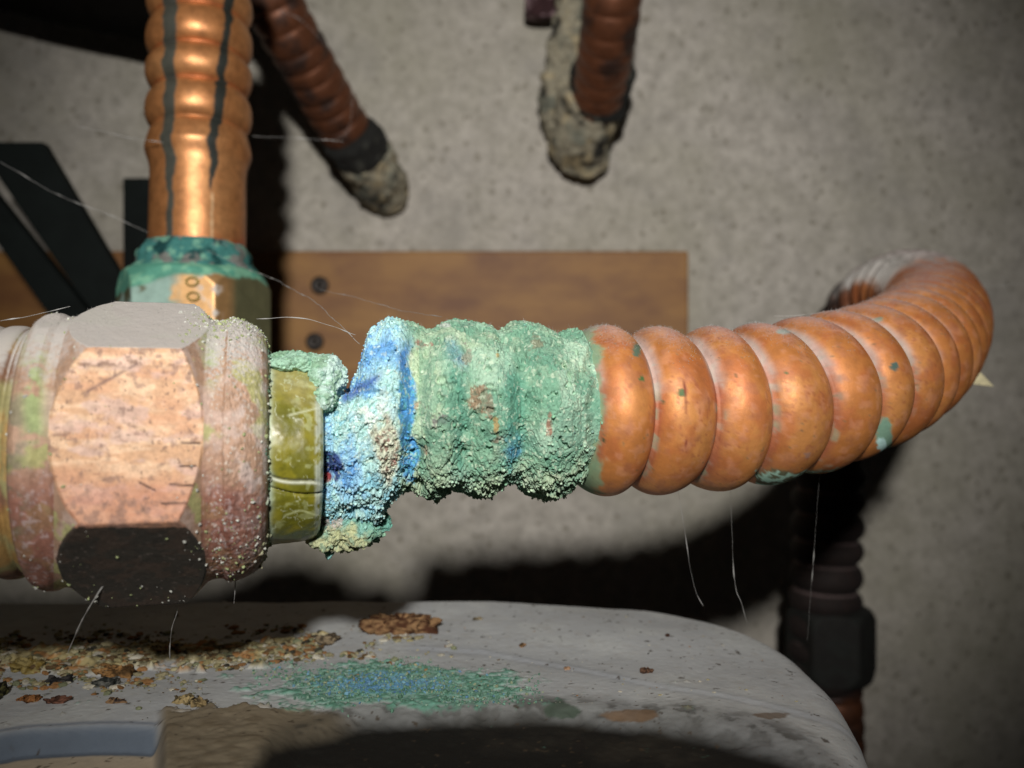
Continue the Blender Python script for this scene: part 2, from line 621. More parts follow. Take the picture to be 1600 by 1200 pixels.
def mod_v(s, r, path):
    z = path[:, 2]
    # plain lower section
    zz = P(0, 205, 193)[2]
    rr = ring_profile(z - zz, pitch_v, 11.2, 9.0, 0.0, 2.3, 0.75)
    last = 9.95 + 1.15 * np.exp(-((z - (zz - 4.5)) / 3.6) ** 2) * 1.0
    last = np.where(z < zz - 4.5, 9.95 + 1.15 * np.exp(-((z - (zz - 4.5)) / 2.6) ** 2), last)
    return np.where(z < zz, np.where(z > zz - 4.5, 9.3 + (11.1 - 9.3) * (np.clip((zz - z) / 4.5, 0, 1) ** 0.45), last), rr)


def col_v(pts, s, th, r):
    c = np.zeros(pts.shape[:2] + (4,))
    c[...] = (*srgb(190, 128, 78), 1)
    n = fbm(pts, 0.1, 4, 41)
    c = mixc(c, (*srgb(204, 144, 92), 1), smooth(0.45, 0.7, n))
    c = mixc(c, (*srgb(170, 78, 36), 0.9), smooth(9.9, 9.3, r)[:, None] * 0.5 * np.ones_like(n))
    px, py = proj(pts)
    c = mixc(c, (*srgb(176, 78, 44), 0.9), smooth(345, 398, py) * (0.35 + 0.6 * smooth(0.4, 0.6, fbm(pts, 0.2, 3, 46))))
    z = pts[..., 2]
    # drip streaks, by angle round the tube
    ax = (px - (311 + (py - 200) * -0.004))
    front = pts[..., 1] < 193
    wob = (fbm(np.stack([z * 0, z * 0 + 3, z], -1), 0.25, 3, 51) - 0.5)
    c1 = -47 + 14 * wob + (np.abs(((z - P(0, 205, 193)[2]) / pitch_v) % 1 - 0.5) - 0.25) * 8 * smooth(260, 200, py)
    w1 = np.interp(py, [0, 60, 250, 300, 390], [9, 8, 7, 4, 5]) * (0.8 + 0.8 * fbm(pts, 0.4, 3, 55))
    c = mixc(c, (*srgb(42, 56, 52), 0.0), smooth(w1 + 2, w1 - 1.5, np.abs(ax - c1)) * front * 0.95)
    c2_ = np.interp(py, [0, 100, 170, 290], [46, 36, 30, 17]) + 20 * wob
    w2 = np.interp(py, [0, 200, 260, 290, 300], [6, 7.5, 5, 2.5, 0]) * (0.5 + 1.2 * fbm(pts, 0.35, 3, 57))
    blot = np.exp(-((ax - 34) ** 2 / 160 + (py - 130) ** 2 / 40)) + np.exp(-((ax - 30) ** 2 / 60 + (py - 190) ** 2 / 60))
    c = mixc(c, (*srgb(30, 34, 28), 0.0), np.maximum(smooth(w2 + 2, w2 - 1.5, np.abs(ax - c2_)) * (py < 300), smooth(0.3, 0.6, blot)) * front)
    w3 = 2.2 * fbm(pts, 0.8, 3, 59)
    c = mixc(c, (*srgb(214, 190, 150), 0.2), smooth(w3 + 1, w3 - 0.5, np.abs(ax - 20 - 4 * wob)) * (py > 300) * front * 0.7)
    # teal creeping up from the nut
    edge = 398 + (fbm(pts, 0.35, 4, 61) - 0.5) * 34 - 14 * np.exp(-((ax + 46) / 10) ** 2)
    c = mixc(c, (*srgb(78, 140, 128), 0.0), smooth(edge - 3, edge + 3, py))
    return c


tube('corrugated_tube', [vb, P(310, 300, 192.5), P(312, 100, 195), P(313.5, -60, 199), P(314, -120, 201)], 11.0, 9.8, pitch_v, M_copper_vert, vt, col_v,
     m=200, step=0.25, mod=mod_v, up=(0, 1, 0), sharp=2.6)


def polar_body(name, path, th_n, rfun, mat, parent, colfn, up=(0, 0, 1), straight=None, **kw):
    path = np.array(path)
    pts, th = sweep(path, np.ones(len(path)), th_n, up, straight)
    d = pts - path[:, None]
    s = np.concatenate([[0], np.cumsum(np.linalg.norm(np.diff(path, axis=0), axis=1))])
    r = rfun(s[:, None], th[None, :], path)
    pts = path[:, None] + d * r[..., None]
    return grid_obj(name, pts, mat, parent, col=colfn(pts, s, th, r), **kw)


def hexr(th, apo, rot):
    a = ((th - rot + math.pi / 6) % (math.pi / 3)) - math.pi / 6
    return apo / np.cos(a)


# hex nut below the upright tube
vz1 = P(0, 420, 190)[2]
vz0 = P(0, 640, 190)[2]
vn = int((vz1 - vz0) / 0.15)
vpath = np.stack([np.full(vn, P(303, 0, 191)[0]), np.full(vn, 191.0), np.linspace(vz0, vz1, vn)], 1)


def r_vnut(s, th, path):
    z = path[:, 2][:, None]
    d = vz1 - z
    lathe = np.interp(d, [0, 0.01, 0.35, 1.2, 3.2, 5.2, 12, 40], [9.0, 11.4, 13.4, 14.4, 15.6, 16.6, 17, 17])
    hx = hexr(th, 14.2, math.radians(184))
    return np.minimum(lathe, hx)


def col_vnut(pts, s, th, r):
    c = np.zeros(pts.shape[:2] + (4,))
    c[...] = (*srgb(200, 156, 104), 0.8)
    n = fbm(pts, 0.18, 4, 71)
    px, py = proj(pts)
    c = mixc(c, (*srgb(92, 90, 62), 0.3), smooth(352, 372, px) + smooth(262, 235, px))
    c = mixc(c, (*srgb(150, 178, 166), 0.0), smooth(0.36, 0.5, fbm(pts, 0.25, 4, 75)) * smooth(290, 262, px))
    c = mixc(c, (*srgb(214, 206, 196), 0.1), smooth(0.5, 0.6, fbm(pts, 0.4, 4, 77)) * smooth(300, 325, px) * smooth(352, 340, px))
    top = vz1 - pts[..., 2]
    lim = 2.4 + 3.2 * np.abs(px - 300) / 110 * smooth(300, 240, px) + (n - 0.5) * 3
    c = mixc(c, (*srgb(84, 150, 128), 0.0), smooth(lim + 0.5, lim - 0.5, top))
    c = mixc(c, (*srgb(120, 176, 146), 0.0), smooth(lim + 0.5, lim - 0.5, top) * smooth(0.5, 0.62, fbm(pts, 0.5, 3, 79)))
    return c


M_vnut = pig_mat('brass_nut_background', metal=0.7, rough=0.35, rough_dirty=0.8, bscale=0.8, bstr=0.3, bdist=0.15, var=0.25, vscale=0.4)
vno = polar_body('hex_nut', vpath, 240, r_vnut, M_vnut, vt, col_vnut, up=(0, 1, 0))


# stamped rings on the nut face (two raised o marks)
def torus_pts(c, R, r, n=28, m=8, squash=1.0):
    a = np.linspace(0, 2 * math.pi, n + 1)
    b = np.linspace(0, 2 * math.pi, m, endpoint=False)
    A, B = np.meshgrid(a, b, indexing='ij')
    return np.stack([(R + r * np.cos(B)) * np.cos(A), -r * np.sin(B), (R + r * np.cos(B)) * np.sin(A) * squash], -1) + np.array(c)


for (mx, my) in ((300, 440), (302, 463)):
    q = P(mx, my, 176.75)
    p = torus_pts(q, 1.15, 0.22, squash=0.72)
    grid_obj('stamped_mark', p, flat_mat('stamp_edge', srgb(150, 132, 60), 0.5, 0.3), vno)

# teal crust collar on top of the upright nut
cn = 60
cpath = np.stack([np.full(cn, P(305, 0, 191)[0]), np.full(cn, 191.0), np.linspace(vz1 - 0.6, vz1 + 5.6, cn)], 1)


def r_collar(s, th, path):
    d = (path[:, 2] - vz1)[:, None]
    b = np.interp(d, [-0.6, 0, 1.0, 2.2, 3.2, 4.6, 5.6], [13.0, 13.0, 12.0, 11.9, 11.6, 10.6, 9.7]) + 0 * th
    ring = np.stack([np.cos(th) * 10 + 0 * d, np.sin(th) * 10 + 0 * d, d + 0 * th], -1)
    return b + (fbm(ring, 0.5, 4, 81) - 0.5) * np.interp(d, [-0.6, 1, 4, 5.6], [0.8, 1.6, 2.4, 1.0])


def col_collar(pts, s, th, r):
    c = np.zeros(pts.shape[:2] + (4,))
    c[...] = (*srgb(72, 132, 126), 0)
    c = mixc(c, (*srgb(30, 70, 70), 0), smooth(0.5, 0.62, fbm(pts, 0.4, 4, 83)))
    c = mixc(c, (*srgb(128, 128, 122), 0), smooth(0.54, 0.62, fbm(pts, 0.3, 4, 85)))
    c = mixc(c, (*srgb(120, 172, 150), 0), smooth(0.55, 0.65, fbm(pts, 0.6, 3, 87)))
    return c


polar_body('corrosion_collar', cpath, 200, r_collar, M_crust, vt, col_collar, up=(0, 1, 0))

# ------------------------------------------------------------------ the main horizontal fitting
MMPX = 0.0794


AX0 = np.array([-600 / FPX * 103.5, 103.5, -103 / FPX * 103.5])
AXD = np.array([0.9633, 0.2680, -0.006])


def axisD(px):
    k = (px - 800) / FPX
    t = (k * AX0[1] - AX0[0]) / (AXD[0] - k * AXD[1])
    return t


def axisP(px):
    """point on the fitting's axis seen at column px"""
    return AX0 + AXD * axisD(px)


ft = thing('hex_fitting', 'large coppery hexagonal pipe fitting with a scratched bright front face and grey dust on top', 'pipe fitting', axisP(200))

px_n = np.concatenate([np.linspace(62, 100, 60), np.linspace(100.6, 180, 150), np.linspace(181, 288, 80), np.linspace(288.5, 362, 150), np.linspace(362.6, 420, 110)])
npath = np.array([axisP(p) for p in px_n])
Lx = [62, 64, 70, 78, 88, 100, 110, 118, 126, 150, 174, 190, 280, 298, 315, 329, 335, 342, 350, 356, 360, 385, 400, 410, 416, 419, 420]
Lr = [12.5, 15.0, 15.9, 16.3, 16.5, 16.45, 16.1, 16.1, 16.25, 17.7, 18.8, 19.5, 19.5, 18.8, 17.4, 16.25, 16.05, 15.95, 15.95, 16.1, 16.5, 16.0, 15.35, 14.6, 13.7, 12.6, 11]
Lr = [x * 0.952 for x in Lr]
APO = 15.45
HROT = 80


def sm_interp(x, xp, fp, k=3):
    return np.interp(x, xp, fp)


def r_nut(s, th, path):
    lathe = np.interp(px_n, Lx, Lr)
    k = np.ones(5) / 5
    l2 = np.convolve(np.pad(lathe, 2, mode='edge'), k, 'valid')
    a = l2[:, None] + 0 * th
    b = hexr(th, APO, math.radians(HROT)) + 0 * a
    # soft minimum so the facet edges are slightly worn
    e = 0.06
    h = np.clip(0.5 + 0.5 * (b - a) / e, 0, 1)
    r = b * (1 - h) + a * h - e * h * (1 - h)
    q = np.stack([px_n[:, None] * 0.08 + 0 * th, np.cos(th) * r, np.sin(th) * r], -1)
    body = smooth(322, 350, px_n)[:, None] + smooth(70, 40, px_n)[:, None]
    r = r + (fbm(q, 0.35, 3, 91) - 0.5) * 0.12 + (fbm(q, 2.2, 3, 92) - 0.5) * (0.07 + 0.15 * body) + (fbm(q, 5.0, 2, 93) - 0.5) * 0.14 * body
    return r


def col_nut(pts, s, th, r):
    c = np.zeros(pts.shape[:2] + (4,))
    px, py = proj(pts)
    n = fbm(pts, 0.25, 4, 101)
    n2 = fbm(pts, 0.7, 4, 103)
    n3 = fbm(pts * np.array([0.12, 1, 1.0]), 1.6, 4, 105)     # long horizontal brushing
    front = (px > 84) & (px < 314)
    c[...] = (*srgb(178, 144, 120), 0.45)
    c = mixc(c, (*srgb(198, 174, 162), 0.2), smooth(0.42, 0.62, n2) * 0.6)
    c = mixc(c, (*srgb(168, 168, 110), 0.0), smooth(0.53, 0.62, fbm(pts, 0.33, 4, 107)) * 0.85)
    # green dirt runs in the two grooves
    for gx, gw, y0, y1 in ((331, 11, 490, 625), (52, 20, 500, 720), (322, 7, 780, 880)):
        g = np.exp(-((px - gx + (n - 0.5) * 16) / gw) ** 2) * smooth(y0, y0 + 25, py) * smooth(y1, y1 - 60, py)
        c = mixc(c, (*srgb(158, 170, 118), 0.0), g * 1.1 * smooth(0.35, 0.5, n2))
    # dull red lower parts
    red = smooth(700, 800, py + (n - 0.5) * 160) * (~front)
    c = mixc(c, (*srgb(140, 84, 72), 0.3), red * 0.75)
    c = mixc(c, (*srgb(206, 196, 182), 0.0), smooth(0.66, 0.72, fbm(pts, 2.6, 3, 110)) * 0.6 * smooth(318, 330, px))
    c = mixc(c, (*srgb(206, 196, 190), 0.0), smooth(0.45, 0.6, n2) * smooth(352, 396, px) * 0.5)
    c = mixc(c, (*srgb(116, 60, 40), 0.3), red * smooth(0.5, 0.6, n2) * smooth(320, 330, px) * 0.6)
    c = mixc(c, (*srgb(190, 170, 168), 0.0), smooth(0.56, 0.70, fbm(pts, 2.6, 4, 109)) * red * 0.6)
    c = mixc(c, (*srgb(104, 104, 74), 0.1), smooth(60, 20, px) * smooth(0.45, 0.6, n2) * 0.7 * smooth(560, 640, py))
    # bare front facet
    apo_face = np.abs(r - hexr(th, APO, math.radians(HROT))[None, :]) < 0.22
    apo_face = apo_face & ((px_n > 124) & (px_n < 331))[:, None]
    ff = apo_face & (py > 528) & (py < 828)
    f4 = np.zeros_like(c)
    f4[...] = (*srgb(200, 158, 122), 0.5)
    f4 = mixc(f4, (*srgb(220, 184, 150), 0.45), smooth(0.42, 0.62, n3))
    f4 = mixc(f4, (*srgb(196, 146, 112), 0.5), smooth(0.5, 0.68, fbm(pts * np.array([0.25, 1, 1]), 0.7, 4, 111)) * 0.6)
    f4 = mixc(f4, (*srgb(208, 180, 172), 0.25), smooth(0.50, 0.64, fbm(pts * np.array([0.4, 1, 1]), 0.8, 5, 113)) * 0.5)
    f4 = mixc(f4, (*srgb(192, 128, 102), 0.4), smooth(720, 790, py) * 0.6)
    wear = smooth(745, 825, py) * 0.16 + smooth(575, 535, py) * 0.15 + smooth(110, 80, px) * 0.06
    f4 = mixc(f4, (*srgb(140, 112, 100), 0.1), smooth(0.60, 0.72, fbm(pts, 1.3, 5, 115) + wear) * 0.6)
    f4 = mixc(f4, (*srgb(110, 78, 58), 0.1), np.exp(-((py - 566 - 6 * (n - 0.5)) / 7) ** 2) * smooth(0.48, 0.56, fbm(pts * np.array([0.5, 1, 1]), 1.1, 4, 116)) * 0.7)
    f4 = mixc(f4, (*srgb(110, 88, 78), 0.0), smooth(0.73, 0.76, fbm(pts, 2.4, 3, 117)) * 0.6)
    hl = np.abs(fbm(pts * np.array([0.06, 1, 1.0]), 2.2, 3, 118) - 0.5)
    f4 = mixc(f4, (*srgb(150, 108, 88), 0.3), smooth(0.012, 0.003, hl) * smooth(0.45, 0.6, n2) * 0.6)
    # fine dark scratches at the right edge of the facet
    for (sx, sy, L, sl) in ((298, 692, 18, 0.02), (294, 728, 16, -0.02), (286, 758, 24, 0.06), (275, 787, 26, -0.01), (230, 760, 16, 0.5)):
        g = np.exp(-((py - sy - (px - sx) * sl) / 1.6) ** 2) * smooth(L, L - 5, np.abs(px - sx))
        f4 = mixc(f4, (*srgb(60, 40, 36), 0), g)
    g = np.exp(-((py - (615 - (px - 130) * 0.55)) / 2.6) ** 2) * (px > 135) * (px < 215)
    f4 = mixc(f4, (*srgb(120, 96, 90), 0), g * smooth(0.3, 0.5, n2) * 0.8)
    c = np.where(ff[..., None], f4, c)
    # shade of the downturned lower facet painted into its colour, with paler specks
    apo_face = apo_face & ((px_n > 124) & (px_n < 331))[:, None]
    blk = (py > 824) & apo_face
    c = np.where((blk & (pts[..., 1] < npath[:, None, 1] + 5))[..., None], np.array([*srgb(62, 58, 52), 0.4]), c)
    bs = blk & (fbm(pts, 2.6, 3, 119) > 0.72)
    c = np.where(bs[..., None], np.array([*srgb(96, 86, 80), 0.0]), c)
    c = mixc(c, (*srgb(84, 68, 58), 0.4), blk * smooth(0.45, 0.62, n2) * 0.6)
    # bright worn edges of the facet
    return c


nut = polar_body('nut_body', npath, 640, r_nut, M_brass, ft, col_nut)


# corrugated stub entering the fitting from the left
def col_left(pts, s, th, r):
    c = np.zeros(pts.shape[:2] + (4,))
    c[...] = (*srgb(176, 140, 84), 0.7)
    n = fbm(pts, 0.4, 4, 121)
    c = mixc(c, (*srgb(150, 142, 96), 0.1), smooth(0.45, 0.6, n))
    c = mixc(c, (*srgb(120, 60, 56), 0.3), smooth(0.5, 0.62, fbm(pts, 0.3, 3, 123)) * 0.7)
    return c


tube('threaded_collar', [AX0 - AXD * 160, AX0 - AXD * 100, AX0 - AXD * 50, axisP(66)], 14.2, 13.3, 3.0, M_brass, ft, col_left, m=200, step=0.2, sharp=3)


# olive coloured plastic sleeve, cracked
opx = np.concatenate([np.linspace(404, 412, 10), np.linspace(413, 486, 130), np.linspace(487, 500, 40)])
opath = np.array([axisP(p) + np.array([0, 0, -0.35]) for p in opx])


def r_olive(s, th, path):
    L = np.interp(opx, [404, 414, 470, 488, 493, 497, 499, 500], [11.3, 11.35, 11.0, 10.7, 10.45, 10.0, 8.8, 6.0])[:, None] + 0 * th
    r = np.minimum(L, hexr(th, 10.75, math.radians(103)) + 0.25)
    q = np.stack([opx[:, None] * 0.08 + 0 * th, np.cos(th) * r, np.sin(th) * r], -1)
    r = r + (fbm(q, 0.5, 3, 131) - 0.5) * 0.25
    # the long crack
    u = opx[:, None]
    zz = np.cos(th) * r
    zc = -3.0 - (u - 412) * 0.012 - 0.55 * np.sin((u - 412) / 30)
    on = np.exp(-((zz - zc) / 0.13) ** 2) * (np.sin(th) > 0 if False else 1)
    return r - 0.55 * on


def col_olive(pts, s, th, r):
    c = np.zeros(pts.shape[:2] + (4,))
    c[...] = (*srgb(108, 106, 32), 1)
    px, py = proj(pts)
    n = fbm(pts, 0.35, 4, 141)
    c = mixc(c, (*srgb(136, 128, 66), 1), smooth(0.4, 0.6, n) * smooth(740, 650, py))
    c = mixc(c, (*srgb(136, 128, 38), 1), smooth(0.5, 0.65, fbm(pts, 0.5, 3, 143)) * 0.7)
    c = mixc(c, (*srgb(168, 158, 104), 0.6), smooth(640, 590, py) * 0.6)
    scr = smooth(0.014, 0.003, np.abs(fbm(pts, 0.45, 4, 145) - 0.5)) * smooth(0.42, 0.55, fbm(pts, 0.7, 2, 146))
    c = mixc(c, (*srgb(196, 202, 170), 0.3), scr * 0.6)
    c = mixc(c, (*srgb(182, 184, 140), 0.5), smooth(0.52, 0.7, fbm(pts, 0.8, 5, 144)) * 0.5 * smooth(760, 640, py))
    c = mixc(c, (*srgb(170, 176, 120), 0.4), smooth(0.60, 0.68, fbm(pts, 0.9, 5, 148)) * 0.5)
    zz = pts[..., 2]
    c = mixc(c, (*srgb(186, 206, 186), 0), np.exp(-((px - 416 + (n - 0.5) * 12) / 8) ** 2) * 0.9)
    yc = 738 + (px - 412) * 0.21 + 4 * np.sin((px - 412) / 18)
    c = mixc(c, (*srgb(222, 226, 205), 0), np.exp(-((py - yc - 4) / 2.2) ** 2) * 0.9)
    c = mixc(c, (*srgb(34, 34, 14), 0.3), np.exp(-((py - yc + 1) / 1.5) ** 2) * 0.95)
    yc2 = 648 - (px - 455) * 0.25
    c = mixc(c, (*srgb(190, 196, 160), 0.1), np.exp(-((py - yc2) / 1.6) ** 2) * smooth(445, 455, px) * 0.7)
    yc3 = 806 - 8 * np.exp(-((px - 470) / 18) ** 2)
    c = mixc(c, (*srgb(190, 196, 140), 0.1), np.exp(-((py - yc3) / 1.6) ** 2) * smooth(440, 450, px) * 0.8)
    c = mixc(c, (*srgb(196, 206, 196), 0), smooth(489, 496, px) * 0.55 * smooth(0.4, 0.6, fbm(pts, 1.4, 3, 147)))
    return c


polar_body('cracked_sleeve', opath, 420, r_olive, M_olive, ft, col_olive)


# ------------------------------------------------------------------ the corroded tube
TU = [P(610, 637, 111.8), P(700, 640, 113.9), P(850, 642, 117.4), P(952, 641, 119.8), P(1054, 641, 122.2), P(1119, 638, 124), P(1210, 628, 127), P(1290, 609, 132.5),
      P(1365, 584, 142), P(1418, 553, 157), P(1449, 519, 178), P(1458, 489, 203), P(1442, 463, 228), P(1398, 458, 251), P(1346, 492, 270), P(1312, 570, 282),
      P(1298, 700, 287), P(1290, 900, 288), P(1285, 1080, 288)]
mt = thing('corroded_copper_tube', 'orange corrugated copper tube, end eaten by green and blue corrosion, bending back at right', 'copper tube', P(1280, 1000, 288))


def near(px, py, cx, cy, rx, ry):
    return np.exp(-(((px - cx) / rx) ** 2 + ((py - cy) / ry) ** 2))


def col_main(pts, s, th, r):
    c = np.zeros(pts.shape[:2] + (4,))
    px, py = proj(pts)
    D = pts[..., 1]
    n = fbm(pts, 0.16, 4, 151)
    n2 = fbm(pts, 0.8, 4, 153)
    c[...] = (*srgb(194, 124, 66), 1)
    c = mixc(c, (*srgb(204, 138, 78), 1), smooth(0.45, 0.65, n))
    c = mixc(c, (*srgb(180, 102, 60), 1), smooth(0.5, 0.66, fbm(pts, 0.3, 4, 155)) * 0.6)
    c = mixc(c, (*srgb(210, 150, 120), 0.6), smooth(0.56, 0.66, n2) * 0.3)
    v = smooth(10.4, 9.5, r)[:, None] * np.ones_like(n)
    c = mixc(c, (*srgb(150, 82, 62), 0.5), v * 0.7)
    c = mixc(c, (*srgb(174, 140, 122), 0.1), v * smooth(0.45, 0.6, n2) * 0.6)
    c = mixc(c, (*srgb(110, 128, 98), 0.0), v * smooth(0.55, 0.64, n2) * 0.6)
    # dull, redder and dusty towards the far bend
    far = smooth(150, 210, D)
    c = mixc(c, (*srgb(170, 90, 60), 0.9), far * 0.4)
    c = mixc(c, (*srgb(34, 22, 18), 0.2), smooth(246, 266, D) * 0.97)  # shadow on the descending leg, put into its colour
    hz = np.abs(fbm(pts * np.array([3.0, 0.35, 0.35]), 0.9, 3, 181) - 0.5)
    c = mixc(c, (*srgb(150, 84, 56), 0.7), smooth(0.02, 0.004, hz) * smooth(0.48, 0.6, n) * 0.55 * (D < 160))
    c = mixc(c, (*srgb(158, 100, 70), 0.6), smooth(0.54, 0.68, fbm(pts, 0.6, 5, 183)) * 0.45)
    # small specks
    sp = fbm(pts, 1.5, 3, 157)
    c = mixc(c, (*srgb(110, 92, 60), 0), smooth(0.77, 0.80, sp) * 0.7 * (D < 150))
    dk = fbm(pts * np.array([1.4, 1, 0.35]), 1.6, 3, 159)
    c = mixc(c, (*srgb(140, 76, 48), 0.3), smooth(0.76, 0.80, dk) * 0.4 * (D < 150))
    w = (fbm(pts, 1.3, 3, 161) - 0.5) * 0.5
    fr = D < 160
    for (cx, cy, rx, ry, col) in ((995, 547, 8, 13, (84, 104, 84)), (1003, 591, 5, 6, (70, 100, 50)), (1065, 614, 9, 7, (88, 112, 74)), (1022, 570, 5, 3, (96, 110, 90)),
                                  (932, 562, 5, 7, (100, 120, 96)), (930, 540, 4, 4, (100, 120, 96)), (1397, 572, 7, 8, (70, 92, 84)), (1228, 582, 3, 3, (90, 110, 70)),
                                  (943, 688, 4, 5, (60, 62, 34)), (1038, 627, 3, 5, (90, 80, 44)), (1372, 499, 9, 5, (120, 128, 108)), (1225, 518, 14, 5, (130, 152, 138)),
                                  (1122, 675, 3, 2, (80, 60, 30)), (1262, 711, 6, 6, (150, 110, 90)), (1304, 680, 8, 14, (150, 130, 100))):
        m_ = smooth(0.42, 0.6, near(px, py, cx, cy, rx, ry) + w)
        c = mixc(c, (*srgb(*col), 0), m_ * fr)
    # teal patch low on the bend, teal-green bottom edge
    c = mixc(c, (*srgb(116, 150, 128), 0), smooth(0.4, 0.6, near(px, py, 1382, 682, 15, 34) + w) * fr)
    c = mixc(c, (*srgb(180, 216, 210), 0), smooth(0.5, 0.65, near(px, py, 1378, 695, 10, 14) + w) * fr)
    und = smooth(728, 742, py + (n2 - 0.5) * 26) * (px > 1180) * (px < 1330) * fr
    c = mixc(c, (*srgb(66, 88, 66), 0), und * 0.9)
    c = mixc(c, (*srgb(160, 200, 180), 0), und * smooth(0.55, 0.6, fbm(pts, 1.0, 3, 163)))
    # vertical rust scratch on the second ring
    g = np.exp(-((px - 1070 - (py - 600) * 0.02) / 1.6) ** 2) * smooth(580, 595, py) * smooth(720, 690, py) * smooth(0.4, 0.5, n2)
    c = mixc(c, (*srgb(120, 52, 34), 0.2), g)
    # dark brown border by the crust
    c = mixc(c, (*srgb(112, 84, 60), 0.1), smooth(930, 912, px + (n2 - 0.5) * 24) * fr * 0.8)
    ctr = pts.mean(1, keepdims=True)
    relz = (pts - ctr)[..., 2] / r[:, None]
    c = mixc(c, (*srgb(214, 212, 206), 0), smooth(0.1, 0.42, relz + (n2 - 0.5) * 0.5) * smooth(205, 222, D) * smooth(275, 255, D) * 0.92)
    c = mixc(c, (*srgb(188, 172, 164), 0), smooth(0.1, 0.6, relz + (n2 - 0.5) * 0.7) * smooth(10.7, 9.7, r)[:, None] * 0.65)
    c = mixc(c, (*srgb(120, 152, 118), 0), smooth(0.30, 0.62, smooth(968, 916, px) * 0.8 + (n2 - 0.5) * 1.1 + (n - 0.5) * 0.6) * smooth(975, 935, px) * fr * 0.85)
    c = mixc(c, (*srgb(30, 20, 17), 0.0), smooth(262, 274, D) * 0.97)  # deepens the painted shadow on the descending leg
    # dust and cobweb film on the far top
    c = mixc(c, (*srgb(150, 146, 138), 0), smooth(0.42, 0.55, n2) * smooth(428, 405, py) * 0.9)
    return c


# ring phase chosen so that bulges fall as in the photograph
path0, s0 = catmull(TU, 0.3)
ppx, ppy = proj(path0)
s_ref = np.interp(1054 - 27, ppx[:np.argmax(ppx > 1300)], s0[:np.argmax(ppx > 1300)])
PITCH = 8.15
def mod_main(s, r, path):
    px, py = proj(path)
    hid = (px < 900) & (path[:, 1] < 135)
    return r - 3.6 * smooth(900, 870, px) * (path[:, 1] < 135)


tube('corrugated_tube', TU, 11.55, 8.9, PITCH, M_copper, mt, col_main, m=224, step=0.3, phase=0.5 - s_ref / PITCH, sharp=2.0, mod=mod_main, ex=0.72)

# fitting low on the descending leg
fz = np.linspace(P(0, 945, 288)[2], P(0, 1062, 288)[2], 60)
fpath = np.stack([np.full(60, P(1298, 0, 288)[0]), np.full(60, 288.0), fz], 1)


def r_fit(s, th, path):
    L = np.interp(s, [0, 1, 4, 20, 23.5, 24.3], [9, 12.5, 14, 14, 12.5, 9])
    return np.minimum(L + 0 * th, hexr(th, 12.2, 0.2))


def col_fit(pts, s, th, r):
    c = np.zeros(pts.shape[:2] + (4,))
    c[...] = (*srgb(22, 20, 16), 0.0)  # near-black: the shadow around this nut is painted into its colour
    return mixc(c, (*srgb(26, 28, 24), 0), smooth(0.45, 0.6, fbm(pts, 0.2, 3, 171)))


polar_body('lower_nut', fpath, 120, r_fit, M_copper_dark, mt, col_fit, up=(0, 1, 0))
tube('lower_tube', [P(1300, 1058, 288), P(1303, 1150, 288), P(1306, 1300, 290), P(1306, 1500, 290)], 9.5, 8.5, 6.2, M_copper_dark, mt, col_brown, m=80, up=(0, 1, 0))

# ---- crust: polar surface with uneven profile
KU = np.arange(488, 934, 0.62)
TOPY = np.interp(KU, [488, 500, 525, 538, 545, 552, 560, 566, 572, 578, 590, 606, 625, 645, 658, 666, 676, 690, 712, 740, 765, 776, 786, 800, 822, 845, 862, 870, 880, 905, 925, 934],
                 [640, 615, 612, 612, 604, 590, 582, 560, 530, 516, 508, 493, 497, 502, 510, 518, 514, 503, 499, 503, 508, 519, 514, 504, 504, 510, 520, 526, 520, 513, 514, 518])
BOTY = np.interp(KU, [488, 500, 520, 560, 590, 598, 604, 615, 635, 648, 662, 680, 700, 708, 722, 745, 772, 790, 802, 820, 850, 880, 900, 910, 925, 934],
                 [770, 800, 815, 815, 812, 806, 790, 778, 764, 768, 776, 778, 768, 764, 768, 776, 768, 758, 756, 768, 778, 772, 756, 758, 768, 770])
FR = np.interp(KU, [488, 500, 540, 575, 600, 625, 640, 655, 670, 695, 715, 728, 740, 760, 780, 798, 808, 825, 850, 868, 885, 895, 905, 918, 928, 934],
               [60, 92, 112, 126, 138, 134, 112, 110, 132, 142, 128, 120, 134, 144, 138, 118, 118, 138, 144, 138, 124, 122, 128, 131, 129, 124])
KD = np.interp(KU, [488, 600, 700, 850, 952], [109.2, 111.6, 113.9, 117.4, 119.8])
KC = (TOPY + BOTY) / 2
KC = np.convolve(np.pad(KC, 30, mode='edge'), np.ones(61) / 61, 'valid')
KC = 0.25 * KC + 0.75 * np.interp(KU, [488, 560, 620, 700, 934], [700, 672, 645, 640, 642])
kpath = np.array([P(u, y, d) for u, y, d in zip(KU, KC, KD)])
RT = (KC - TOPY) / FPX * KD
RB = (BOTY - KC) / FPX * KD
RF = FR / FPX * KD


def ridge(p, f, o, seed):
    return 1 - np.abs(2 * fbm(p, f, o, seed) - 1) * 2


def crust_disp(q, gran):
    d = (fbm(q, 0.32, 3, 201) - 0.5) * 1.3
    d = d + (fbm(q, 1.1, 3, 203) - 0.5) * (0.6 + 0.9 * gran)
    d = d + (vnoise(q, 3.2, 205) - 0.5) * (0.35 + 0.5 * gran)
    d = d + (vnoise(q, 5.5, 206) - 0.5) * (0.22 + 0.25 * gran)
    d = d + 0.42 * smooth(0.485, 0.50, fbm(q, 0.38, 4, 215)) - 0.2
    pit = smooth(0.62, 0.72, vnoise(q, 1.5, 207)) * smooth(0.5, 0.6, vnoise(q, 0.5, 209))
    return d - pit * 0.9


